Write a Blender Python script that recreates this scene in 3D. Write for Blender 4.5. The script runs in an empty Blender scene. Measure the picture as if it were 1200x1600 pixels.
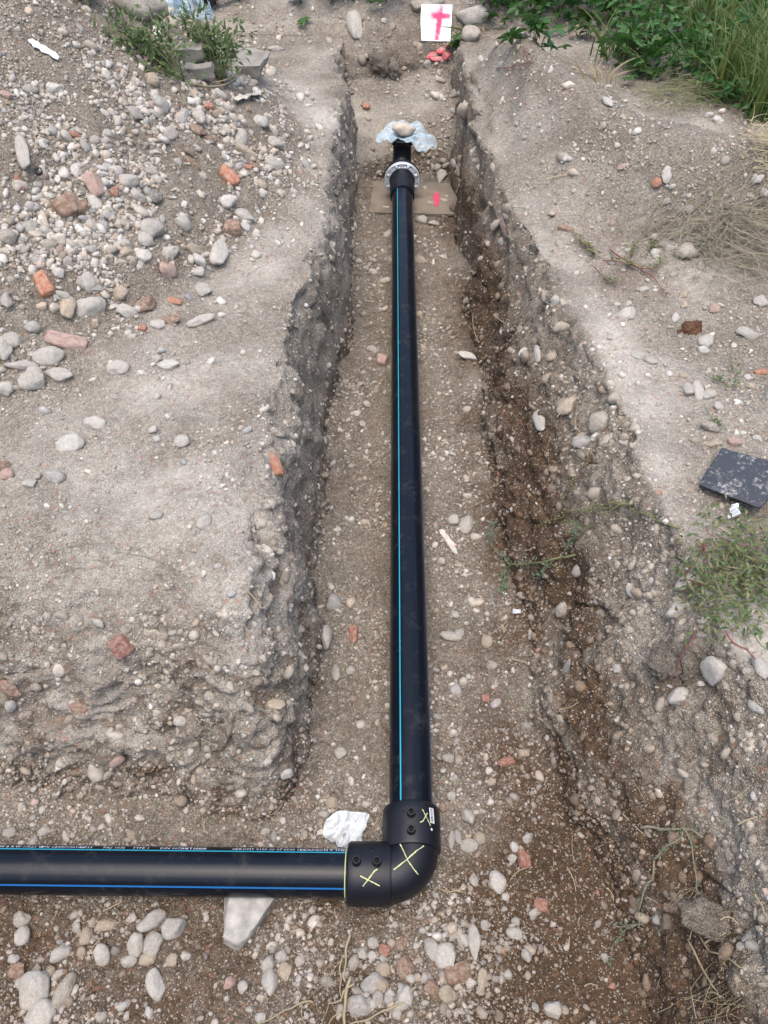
import bpy, math, random
import numpy as np
from mathutils import Vector, Matrix, Euler
from mathutils.bvhtree import BVHTree

random.seed(7)
RNG = np.random.default_rng(11)
sc = bpy.context.scene
COL = sc.collection

# ------------------------------------------------------------------ camera
CAM_H, PITCH, FPX = 2.29, 48.0, 1200.0
cam_d = bpy.data.cameras.new('camera')
cam = bpy.data.objects.new('camera', cam_d)
COL.objects.link(cam)
cam.location = (0, 0, CAM_H)
cam.rotation_euler = (math.radians(90 - PITCH), 0, 0)
cam_d.sensor_fit = 'VERTICAL'
cam_d.sensor_height = 36.0
cam_d.sensor_width = 27.0
cam_d.lens = 36.0 * FPX / 1600.0
cam_d.clip_start = 0.05
cam_d.clip_end = 1000
sc.camera = cam

# ------------------------------------------------------------------ light
SUN_EL, SUN_AZ = 76.0, -165.0     # azimuth measured from +Y towards +X
w = bpy.data.worlds.new('World')
sc.world = w
w.use_nodes = True
wn = w.node_tree
bg = wn.nodes['Background']
sky = wn.nodes.new('ShaderNodeTexSky')
sky.sky_type = 'NISHITA'
sky.sun_disc = False
sky.sun_elevation = math.radians(SUN_EL)
sky.sun_rotation = math.radians(SUN_AZ)
sky.air_density = 1.0
sky.dust_density = 3.5
sky.ozone_density = 1.0
wn.links.new(sky.outputs[0], bg.inputs[0])
bg.inputs[1].default_value = 0.15
sd = bpy.data.lights.new('sun', 'SUN')
sd.energy = 0.9
sd.angle = math.radians(60)
sd.color = (1.0, 0.93, 0.84)
sun = bpy.data.objects.new('sun', sd)
COL.objects.link(sun)
_sv = Vector((math.sin(math.radians(SUN_AZ)) * math.cos(math.radians(SUN_EL)),
              math.cos(math.radians(SUN_AZ)) * math.cos(math.radians(SUN_EL)),
              math.sin(math.radians(SUN_EL))))
sun.rotation_euler = _sv.to_track_quat('Z', 'Y').to_euler()
sc.view_settings.view_transform = 'Standard'
sc.view_settings.look = 'None'
sc.view_settings.gamma = 1.0
sc.view_settings.use_curve_mapping = False
sc.view_settings.exposure = 1.34

# ------------------------------------------------------------------ helpers
def mesh_np(name, V, F, smooth=True):
    V = np.asarray(V, dtype=np.float32).reshape(-1, 3)
    F = np.asarray(F, dtype=np.int32)
    k = F.shape[1]
    me = bpy.data.meshes.new(name)
    me.vertices.add(len(V)); me.vertices.foreach_set('co', V.ravel())
    me.loops.add(F.size); me.loops.foreach_set('vertex_index', F.ravel())
    me.polygons.add(len(F))
    me.polygons.foreach_set('loop_start', np.arange(0, F.size, k, dtype=np.int32))
    if smooth:
        me.polygons.foreach_set('use_smooth', np.ones(len(F), dtype=bool))
    me.update(calc_edges=True)
    return me

def mesh_py(name, V, F, smooth=True):
    me = bpy.data.meshes.new(name)
    me.from_pydata([tuple(v) for v in V], [], [tuple(f) for f in F])
    if smooth:
        me.polygons.foreach_set('use_smooth', np.ones(len(me.polygons), dtype=bool))
    me.update()
    return me

def link(name, me, mat=None, parent=None, label=None, cat=None, group=None, kind=None):
    o = bpy.data.objects.new(name, me)
    COL.objects.link(o)
    if me is not None and mat is not None and not me.materials:
        me.materials.append(mat)
    if parent is not None:
        o.parent = parent
    tag(o, label, cat, group, kind)
    return o

def tag(o, label=None, cat=None, group=None, kind=None):
    if label: o['label'] = label
    if cat: o['category'] = cat
    if group: o['group'] = group
    if kind: o['kind'] = kind

def thing(name, loc, label, cat, group=None):
    o = bpy.data.objects.new(name, None)
    COL.objects.link(o)
    o.location = loc
    o.empty_display_size = 0.05
    tag(o, label, cat, group)
    return o

class MB:
    """collects polygons in world coordinates; build() links them as one mesh object"""
    def __init__(self): self.v = []; self.f = []
    def add(self, V, F):
        n = len(self.v)
        self.v.extend([Vector(p) for p in V])
        self.f.extend([tuple(i + n for i in f) for f in F])
        return self
    def tube(self, pts, radii, seg=8, cap=True):
        pts = [Vector(p) for p in pts]
        if not hasattr(radii, '__len__'): radii = [radii] * len(pts)
        up = Vector((0, 0, 1)); rings = []; prev = None
        for i, p in enumerate(pts):
            t = (pts[min(i + 1, len(pts) - 1)] - pts[max(i - 1, 0)]).normalized()
            if prev is None:
                a = up if abs(t.dot(up)) < 0.9 else Vector((1, 0, 0))
                x = t.cross(a).normalized()
            else:
                x = (prev - t * prev.dot(t)).normalized()
            prev = x
            y = t.cross(x)
            rings.append([p + (x * math.cos(2 * math.pi * k / seg) + y * math.sin(2 * math.pi * k / seg)) * radii[i] for k in range(seg)])
        V = [q for r in rings for q in r]; F = []
        for i in range(len(rings) - 1):
            for k in range(seg):
                a = i * seg + k; b = i * seg + (k + 1) % seg
                F.append((a, b, b + seg, a + seg))
        if cap:
            F.append(tuple(range(seg))[::-1]); F.append(tuple(range((len(rings) - 1) * seg, len(rings) * seg)))
        return self.add(V, F)
    def ribbon(self, pts, nrm, width):
        pts = [Vector(p) for p in pts]
        V = []; F = []
        for i, p in enumerate(pts):
            t = (pts[min(i + 1, len(pts) - 1)] - pts[max(i - 1, 0)]).normalized()
            n = nrm[i] if isinstance(nrm, list) else nrm
            s = t.cross(n).normalized()
            wd = width[i] if hasattr(width, '__len__') else width
            V += [p - s * wd / 2, p + s * wd / 2]
        for i in range(len(pts) - 1):
            F.append((2 * i, 2 * i + 1, 2 * i + 3, 2 * i + 2))
        return self.add(V, F)
    def revolve(self, origin, axis, prof, seg=48, closed=False):
        """prof: list of (distance along axis, radius)"""
        axis = Vector(axis).normalized(); o = Vector(origin)
        a = Vector((0, 0, 1)) if abs(axis.z) < 0.9 else Vector((1, 0, 0))
        x = axis.cross(a).normalized(); y = axis.cross(x)
        V = []; F = []
        for d, r in prof:
            for k in range(seg):
                an = 2 * math.pi * k / seg
                V.append(o + axis * d + (x * math.cos(an) + y * math.sin(an)) * r)
        n = len(prof)
        for i in range(n - 1 + (1 if closed else 0)):
            for k in range(seg):
                j = (i + 1) % n
                F.append((i * seg + k, j * seg + k, j * seg + (k + 1) % seg, i * seg + (k + 1) % seg))
        return self.add(V, F)
    def build(self, name, mat, parent=None, smooth=True, **kw):
        off = Vector((0, 0, 0)); q = parent
        while q is not None:
            off += q.location; q = q.parent
        me = mesh_py(name, [p - off for p in self.v], self.f, smooth)
        return link(name, me, mat, parent, **kw)

def autosmooth(o, deg=40):
    me = o.data
    me.update()
    fn = {}
    sharp = np.zeros(len(me.edges), dtype=bool)
    ek = {}
    for p in me.polygons:
        for k in p.edge_keys:
            ek.setdefault(k, []).append(p.normal.copy())
    c = math.cos(math.radians(deg))
    for e in me.edges:
        l = ek.get(e.key, [])
        if len(l) == 2 and l[0].dot(l[1]) < c:
            sharp[e.index] = True
    at = me.attributes.get('sharp_edge') or me.attributes.new('sharp_edge', 'BOOLEAN', 'EDGE')
    at.data.foreach_set('value', sharp)

# numpy noise -------------------------------------------------------------
_perm = np.random.default_rng(3).permutation(4096).astype(np.int64)
_grad = np.random.default_rng(4).normal(size=(4096, 3)); _grad /= np.linalg.norm(_grad, axis=1)[:, None]
_rnd = np.random.default_rng(5).random((4096, 3))

def _h(ix, iy, iz, s):
    a = _perm[(ix + s * 131) & 4095]
    a = _perm[(a + iy) & 4095]
    return _perm[(a + iz) & 4095]

def perlin(P, freq, seed=0):
    Q = P * freq
    I = np.floor(Q).astype(np.int64); f = Q - I
    u = f * f * f * (f * (f * 6 - 15) + 10)
    out = np.zeros(len(P))
    for dx in (0, 1):
        wx = u[:, 0] if dx else 1 - u[:, 0]
        for dy in (0, 1):
            wy = u[:, 1] if dy else 1 - u[:, 1]
            for dz in (0, 1):
                wz = u[:, 2] if dz else 1 - u[:, 2]
                g = _grad[_h(I[:, 0] + dx, I[:, 1] + dy, I[:, 2] + dz, seed)]
                out += wx * wy * wz * (g[:, 0] * (f[:, 0] - dx) + g[:, 1] * (f[:, 1] - dy) + g[:, 2] * (f[:, 2] - dz))
    return out * 1.5

def fbm(P, freq, octv=4, seed=0, gain=0.5):
    o = np.zeros(len(P)); a = 1.0
    for i in range(octv):
        o += a * perlin(P, freq * 2 ** i, seed + i); a *= gain
    return o

def worley(P, freq, seed=0):
    Q = P * freq
    I = np.floor(Q).astype(np.int64)
    f1 = np.full(len(P), 9.0); f2 = np.full(len(P), 9.0); idv = np.zeros(len(P), dtype=np.int64)
    for dx in (-1, 0, 1):
        for dy in (-1, 0, 1):
            for dz in (-1, 0, 1):
                h = _h(I[:, 0] + dx, I[:, 1] + dy, I[:, 2] + dz, seed)
                c = I + np.array([dx, dy, dz]) + _rnd[h]
                d = np.linalg.norm(Q - c, axis=1)
                closer = d < f1
                f2 = np.where(closer, f1, np.minimum(f2, d))
                idv = np.where(closer, h, idv)
                f1 = np.minimum(f1, d)
    return f1, f2, _rnd[idv, 0]

def sstep(a, b, x):
    t = np.clip((x - a) / (b - a), 0, 1)
    return t * t * (3 - 2 * t)

# ------------------------------------------------------------------ node material helpers
class NT:
    def __init__(self, name):
        self.m = bpy.data.materials.new(name); self.m.use_nodes = True
        self.t = self.m.node_tree; self.n = self.t.nodes
        self.b = self.n['Principled BSDF']; self.out = self.n['Material Output']
    def node(self, typ, **kw):
        n = self.n.new(typ)
        for k, v in kw.items(): setattr(n, k, v)
        return n
    def l(self, a, b): self.t.links.new(a, b)
    def val(self, sock, v):
        if isinstance(v, (int, float, tuple, list)): sock.default_value = v
        else: self.l(v, sock)
    def math(self, op, a, b=0.0, c=0.0, clamp=False):
        n = self.node('ShaderNodeMath', operation=op, use_clamp=clamp)
        self.val(n.inputs[0], a); self.val(n.inputs[1], b); self.val(n.inputs[2], c)
        return n.outputs[0]
    def mix(self, f, a, b, blend='MIX'):
        n = self.node('ShaderNodeMix', data_type='RGBA', blend_type=blend)
        self.val(n.inputs['Factor'], f)
        A = n.inputs[6]; B = n.inputs[7]
        self.val(A, (*a, 1) if isinstance(a, tuple) and len(a) == 3 else a)
        self.val(B, (*b, 1) if isinstance(b, tuple) and len(b) == 3 else b)
        return n.outputs[2]
    def noise(self, vec, scale, detail=4, rough=0.55):
        n = self.node('ShaderNodeTexNoise'); self.l(vec, n.inputs['Vector'])
        n.inputs['Scale'].default_value = scale; n.inputs['Detail'].default_value = detail
        n.inputs['Roughness'].default_value = rough
        return n.outputs['Fac']
    def voro(self, vec, scale, feature='F1'):
        n = self.node('ShaderNodeTexVoronoi', feature=feature); self.l(vec, n.inputs['Vector'])
        n.inputs['Scale'].default_value = scale
        return n
    def rng(self, v, a, b, c, d):
        n = self.node('ShaderNodeMapRange'); self.val(n.inputs[0], v)
        for i, q in enumerate((a, b, c, d)): n.inputs[i + 1].default_value = q
        return n.outputs[0]
    def pos(self): return self.node('ShaderNodeNewGeometry').outputs['Position']
    def obj(self): return self.node('ShaderNodeTexCoord').outputs['Object']
    def attr(self, name):
        n = self.node('ShaderNodeAttribute'); n.attribute_name = name
        return n
    def bump(self, h, strength=1.0, dist=0.01, prev=None):
        n = self.node('ShaderNodeBump'); n.inputs['Strength'].default_value = strength
        n.inputs['Distance'].default_value = dist; self.l(h, n.inputs['Height'])
        if prev is not None: self.l(prev, n.inputs['Normal'])
        return n.outputs['Normal']
    def set(self, **kw):
        for k, v in kw.items():
            s = self.b.inputs[k.replace('_', ' ')]
            self.val(s, (*v, 1) if isinstance(v, tuple) and len(v) == 3 and s.type == 'RGBA' else v)
        return self

DRY = (0.262, 0.226, 0.178); PALE = (0.372, 0.342, 0.292); DAMP = (0.104, 0.068, 0.041)

def soil_material():
    m = NT('soil')
    p = m.pos()
    damp = m.attr('damp').outputs['Fac']; pale = m.attr('pale').outputs['Fac']
    n1 = m.noise(p, 22, 4, 0.65)
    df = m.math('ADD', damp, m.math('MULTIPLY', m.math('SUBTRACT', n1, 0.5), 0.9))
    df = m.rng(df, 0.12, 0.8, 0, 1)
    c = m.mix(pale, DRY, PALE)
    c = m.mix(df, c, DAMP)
    v1 = m.voro(p, 260); v2 = m.voro(p, 95)
    sep1 = m.node('ShaderNodeSeparateColor'); m.l(v1.outputs['Color'], sep1.inputs[0])
    sep2 = m.node('ShaderNodeSeparateColor'); m.l(v2.outputs['Color'], sep2.inputs[0])
    rough = m.math('SUBTRACT', 1.0, m.math('MULTIPLY', pale, 0.65))
    k1 = m.math('ADD', 1.0, m.math('MULTIPLY', m.math('SUBTRACT', sep1.outputs[0], 0.5), m.math('MULTIPLY', rough, 0.62)))
    k2 = m.math('ADD', 1.0, m.math('MULTIPLY', m.math('SUBTRACT', sep2.outputs[0], 0.5), m.math('MULTIPLY', rough, 0.42)))
    k3 = m.rng(m.noise(p, 5, 3, 0.6), 0.25, 0.75, 0.80, 1.16)
    k = m.math('MULTIPLY', m.math('MULTIPLY', k1, k2), k3)
    mul = m.node('ShaderNodeMix', data_type='RGBA', blend_type='MULTIPLY'); mul.inputs['Factor'].default_value = 1
    cc = m.node('ShaderNodeCombineColor')
    for i in range(3): m.l(k, cc.inputs[i])
    m.l(c, mul.inputs[6]); m.l(cc.outputs[0], mul.inputs[7])
    c = mul.outputs[2]
    # scattered pale and rusty grains
    pg = m.rng(sep1.outputs[1], 0.93, 0.95, 0, 0.55)
    c = m.mix(pg, c, (0.50, 0.47, 0.41))
    rg = m.rng(sep2.outputs[1], 0.965, 0.97, 0, 0.5)
    c = m.mix(rg, c, (0.30, 0.15, 0.09))
    m.l(c, m.b.inputs['Base Color'])
    m.set(Roughness=0.95, Specular_IOR_Level=0.15)
    h = m.math('ADD', m.math('MULTIPLY', v1.outputs['Distance'], -0.5), m.math('MULTIPLY', m.noise(p, 70, 4, 0.75), 1.4))
    h = m.math('MULTIPLY', h, rough)
    m.l(m.bump(h, 1.0, 0.013), m.b.inputs['Normal'])
    return m.m

def gravel_material(name, attr=True):
    """stones: colour from a per-grain attribute or from the object's own colour"""
    m = NT(name)
    p = m.obj() if not attr else m.pos()
    if attr: base = m.attr('tint').outputs['Color']
    else: base = m.node('ShaderNodeObjectInfo').outputs['Color']
    sc_ = 1.0 if attr else 0.045
    n1 = m.noise(p, 45 * sc_ * (1 if attr else 1.6), 5, 0.6)
    n2 = m.noise(p, 240 * sc_, 4, 0.7)
    k = m.math('MULTIPLY', m.rng(n1, 0.3, 0.7, 0.72, 1.2), m.rng(n2, 0.3, 0.7, 0.72, 1.24))
    cc = m.node('ShaderNodeCombineColor')
    for i in range(3): m.l(k, cc.inputs[i])
    c = m.mix(1.0, base, cc.outputs[0], 'MULTIPLY')
    dust = m.rng(m.noise(p, 30 * sc_ * (1 if attr else 2), 5, 0.65), 0.38, 0.64, 0.05, 0.28 if attr else 0.55)
    c = m.mix(dust, c, (0.40, 0.355, 0.29))
    m.l(c, m.b.inputs['Base Color'])
    m.set(Roughness=0.85, Specular_IOR_Level=0.25)
    m.l(m.bump(n2, 0.85, 0.004), m.b.inputs['Normal'])
    return m.m

def plain(name, col, rough=0.6, spec=0.5, nscale=0, namp=0.15, bump=0, bdist=0.003, coord='obj', **kw):
    m = NT(name)
    m.set(Roughness=rough, Specular_IOR_Level=spec, **kw)
    if nscale:
        p = m.obj() if coord == 'obj' else m.pos()
        n = m.noise(p, nscale, 5, 0.6)
        k = m.rng(n, 0.25, 0.75, 1 - namp, 1 + namp)
        cc = m.node('ShaderNodeCombineColor')
        for i in range(3): m.l(k, cc.inputs[i])
        c = m.mix(1.0, col, cc.outputs[0], 'MULTIPLY')
        m.l(c, m.b.inputs['Base Color'])
        if bump: m.l(m.bump(n, bump, bdist), m.b.inputs['Normal'])
    else:
        m.set(Base_Color=col)
    return m.m

def leaf_material(name, col, col2, trans=0.25, rough=0.5, spec=0.35):
    m = NT(name)
    geo = m.node('ShaderNodeNewGeometry')
    r = geo.outputs['Random Per Island']
    c = m.mix(r, col, col2)
    n = m.noise(geo.outputs['Position'], 40, 3)
    c = m.mix(m.rng(n, 0.3, 0.7, 0, 0.35), c, (col[0] * 0.6, col[1] * 0.65, col[2] * 0.6))
    m.l(c, m.b.inputs['Base Color'])
    m.set(Roughness=rough, Specular_IOR_Level=spec)
    tr = m.node('ShaderNodeBsdfTranslucent'); m.l(c, tr.inputs[0])
    mx = m.node('ShaderNodeMixShader'); mx.inputs[0].default_value = trans
    m.l(m.b.outputs[0], mx.inputs[1]); m.l(tr.outputs[0], mx.inputs[2]); m.l(mx.outputs[0], m.out.inputs[0])
    return m.m

M = {}
M['soil'] = soil_material()
M['gravel'] = gravel_material('gravel', True)
M['stone'] = gravel_material('stone', False)
def clod_material():
    m = NT('caked_earth'); p = m.pos()
    base = m.node('ShaderNodeObjectInfo').outputs['Color']
    v1 = m.voro(p, 260); s1 = m.node('ShaderNodeSeparateColor'); m.l(v1.outputs['Color'], s1.inputs[0])
    k = m.math('MULTIPLY', m.rng(s1.outputs[0], 0, 1, .58, 1.34), m.rng(m.noise(p, 25, 4), .3, .7, .7, 1.2))
    cc = m.node('ShaderNodeCombineColor')
    for i in range(3): m.l(k, cc.inputs[i])
    m.l(m.mix(1.0, base, cc.outputs[0], 'MULTIPLY'), m.b.inputs['Base Color']); m.set(Roughness=.95, Specular_IOR_Level=.15)
    h = m.math('ADD', m.math('MULTIPLY', v1.outputs['Distance'], -0.5), m.math('MULTIPLY', m.noise(p, 70, 4, 0.75), 1.4))
    m.l(m.bump(h, 1.0, .014), m.b.inputs['Normal']); return m.m
M['clod'] = clod_material()

def pipe_material():
    m = NT('black_polyethylene')
    p = m.pos()
    n = m.noise(p, 14, 6, 0.7); n2 = m.noise(p, 160, 3, 0.6)
    dust = m.rng(m.math('MULTIPLY', n, m.rng(m.noise(p, 55, 3), .3, .7, .8, 1.15)), 0.52, 0.80, 0.0, 0.06)
    spk = m.rng(m.voro(p, 120).outputs['Distance'], 0.0, 0.10, 0.5, 0.0)
    gate = m.rng(m.noise(p, 9, 2), 0.58, 0.66, 0, 1)
    d = m.math('MAXIMUM', dust, m.math('MULTIPLY', spk, gate))
    c = m.mix(d, (0.004, 0.006, 0.010), (0.33, 0.31, 0.28))
    m.l(c, m.b.inputs['Base Color'])
    m.l(m.rng(n, 0.3, 0.7, 0.17, 0.27), m.b.inputs['Roughness'])
    m.set(Specular_IOR_Level=0.21)
    m.l(m.bump(n2, 0.08, 0.001), m.b.inputs['Normal'])
    return m.m
M['pipe'] = pipe_material()
M['fitting'] = plain('matt_black_fitting', (0.006, 0.007, 0.010), 0.42, 0.3, 30, 0.25, 0.15, 0.002, 'pos')
M['pipe_dark'] = plain('shroud_bore', (0.004, 0.004, 0.005), 0.6, 0.3)
M['blue'] = plain('blue_stripe', (0.008, 0.10, 0.29), 0.4, 0.5)
M['cyan'] = plain('light_blue_stripe', (0.018, 0.28, 0.38), 0.4, 0.5)
M['crayon'] = plain('yellow_crayon', (0.44, 0.47, 0.24), 0.8, 0.1)
M['print'] = plain('white_print', (0.55, 0.58, 0.66), 0.6, 0.3)
M['label'] = plain('paper_label', (0.55, 0.55, 0.55), 0.6, 0.3)
M['ink'] = plain('black_ink', (0.02, 0.02, 0.02), 0.6, 0.3)
M['zinc'] = plain('galvanised_steel', (0.56, 0.59, 0.62), 0.45, 0.5, 60, 0.18, 0.1, 0.001, 'pos', Metallic=0.35)
M['bolt'] = plain('bolt_steel', (0.55, 0.57, 0.60), 0.35, 0.5, Metallic=0.5)
M['stalk'] = leaf_material('green_stalk', (0.12, 0.13, 0.05), (0.19, 0.18, 0.09), 0.1)
M['weed'] = leaf_material('weed_leaf', (0.06, 0.11, 0.032), (0.15, 0.19, 0.08), 0.25)
M['creeper'] = leaf_material('creeper_leaf', (0.028, 0.088, 0.018), (0.065, 0.15, 0.032), 0.3, 0.4)
M['grass'] = leaf_material('grass_blade', (0.045, 0.10, 0.02), (0.19, 0.20, 0.06), 0.3)
M['straw'] = leaf_material('straw', (0.28, 0.225, 0.13), (0.42, 0.355, 0.235), 0.2, 0.8)
M['straw_grey'] = leaf_material('grey_straw', (0.17, 0.145, 0.10), (0.31, 0.27, 0.19), 0.2, 0.8)
M['redstem'] = leaf_material('red_stem', (0.16, 0.04, 0.04), (0.24, 0.09, 0.08), 0.15)
M['sallow'] = leaf_material('sallow_leaf', (0.115, 0.13, 0.045), (0.23, 0.22, 0.11), 0.3)
M['bluegreen'] = leaf_material('bluegreen_leaf', (0.10, 0.15, 0.09), (0.16, 0.20, 0.13), 0.25)

# ------------------------------------------------------------------ the ground
cp, sp_ = math.cos(math.radians(PITCH)), math.sin(math.radians(PITCH))
def ray(px, py):
    a = (px - 600) / FPX; b = (py - 800) / FPX
    return Vector((a, cp - sp_ * b, -sp_ - cp * b))
def project(P):
    P = np.asarray(P, dtype=float).reshape(-1, 3)
    dy = P[:, 1]; dz = P[:, 2] - CAM_H
    dep = dy * cp - dz * sp_
    dn = -dy * sp_ - dz * cp
    return 600 + FPX * P[:, 0] / dep, 800 + FPX * dn / dep, dep

def xl_toe(y): return np.interp(y, [.8, 1.46, 1.83, 2.28, 2.7, 2.95, 3.2, 5.1], [-.27, -.24, -.265, -.245, -.275, -.255, -.185, -.20])
def xl_top(y): return np.interp(y, [1.0, 1.45, 1.8, 2.27, 2.98, 4.76, 5.5], [-.47, -.46, -.46, -.44, -.35, -.32, -.33])
def xr_toe(y): return np.interp(y, [0.2, .6, 1.0, 1.5, 2.0, 5.2], [.66, .64, .52, .50, .44, .46])
def xr_top(y): return np.interp(y, [.2, .8, 1.4, 1.98, 2.27, 2.88, 3.83, 4.57, 5.4], [.98, .93, .85, .79, .765, .69, .54, .515, .51])
HB = 0.60
def floor_z(x, y):
    z = -0.070 * sstep(3.9, 4.4, y) + 0.02 * sstep(4.95, 5.3, y)
    z = z + 0.03 * sstep(.30, .50, x) * sstep(.9, 1.6, y)
    return z
def wall_params(x, y):
    sl = np.clip((xl_toe(y) - x) / (xl_toe(y) - xl_top(y)), 0, 1)
    yt = .92 + .05 * np.sin(x * 3.1) + .03 * np.sin(x * 8 + 1)
    sf = np.clip((y - yt) / (.60 + .07 * np.sin(x * 5)), 0, 1)
    sr = np.clip((x - xr_toe(y)) / (xr_top(y) - xr_toe(y)), 0, 1)
    se = np.clip((y - 5.12 - .06 * np.sin(x * 7)) / .60, 0, 1)
    sb = np.clip((.12 - y) / .5, 0, 1)
    return sl, sf, sr, se, sb
def base_h(x, y):
    sl, sf, sr, se, sb = wall_params(x, y)
    pl = (1 - (1 - sl) ** (2.5 + .3 * sstep(2.9, 3.5, y))) * sstep(-.15, .16, sl)
    pf = (1 - (1 - sf) ** 1.9) * sstep(-.12, .16, sf)
    left = np.clip(1 - np.sqrt((1 - pl) ** 2 + (1 - pf) ** 2), 0, 1)
    right = sr ** (0.85) * (1 - .12 * np.sin(sr * math.pi) * sstep(1.9, 1.2, y))
    back = 1 - (1 - sb) ** 1.7
    z = floor_z(x, y)
    zl = HB * left
    zr = HB * right + .06 * sstep(.9, 1.8, x)
    yw = y - .05 * np.sin(x * 7)
    ze = np.interp(yw, [4.98, 5.08, 5.22, 5.45, 5.64, 5.72, 5.86], [-.06, .07, .20, .33, .42, .53, HB]) + .10 * sstep(5.7, 6.6, y)
    z = np.maximum.reduce([z, zl, zr, np.where(y > 4.98, ze, -.5), HB * back])
    # spoil heap on the left
    d = np.sqrt((x + 2.8) ** 2 + ((y - 4.0) * .98) ** 2)
    hp = 1.75 * (1 - d / 2.42)
    hp = .035 * np.logaddexp(0, np.clip(hp / .035, -30, 60)) * sstep(-.35, -.12, hp)
    hp = np.minimum(hp, 1.6)
    z = z + hp * np.where((x < .2), 1, 0) * sstep(.62, .40, z - HB - 0 * z) * 1.0
    # low berm along the right-hand bench
    bx = np.array([.70, .88, 1.03, 1.36, 1.75, 2.6]); by = np.array([4.9, 4.3, 3.72, 3.30, 3.12, 3.0])
    best = np.full(np.shape(x), 9.0)
    for i in range(5):
        ax, ay, cx, cy = bx[i], by[i], bx[i + 1], by[i + 1]
        t = np.clip(((x - ax) * (cx - ax) + (y - ay) * (cy - ay)) / ((cx - ax) ** 2 + (cy - ay) ** 2), 0, 1)
        best = np.minimum(best, np.hypot(x - ax - t * (cx - ax), y - ay - t * (cy - ay)))
    z = z + .32 * np.exp(-(best / .27) ** 2) * sstep(.5, .75, x)
    # humps beyond the end of the trench
    z = z + .16 * np.exp(-(((x - .25) / .9) ** 2 + ((y - 6.15) / .3) ** 2))
    # shallow hollow behind the two weeds
    z = z - .06 * np.exp(-(((x + 1.25) / .35) ** 2 + ((y - 5.3) / .35) ** 2))
    return z

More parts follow.
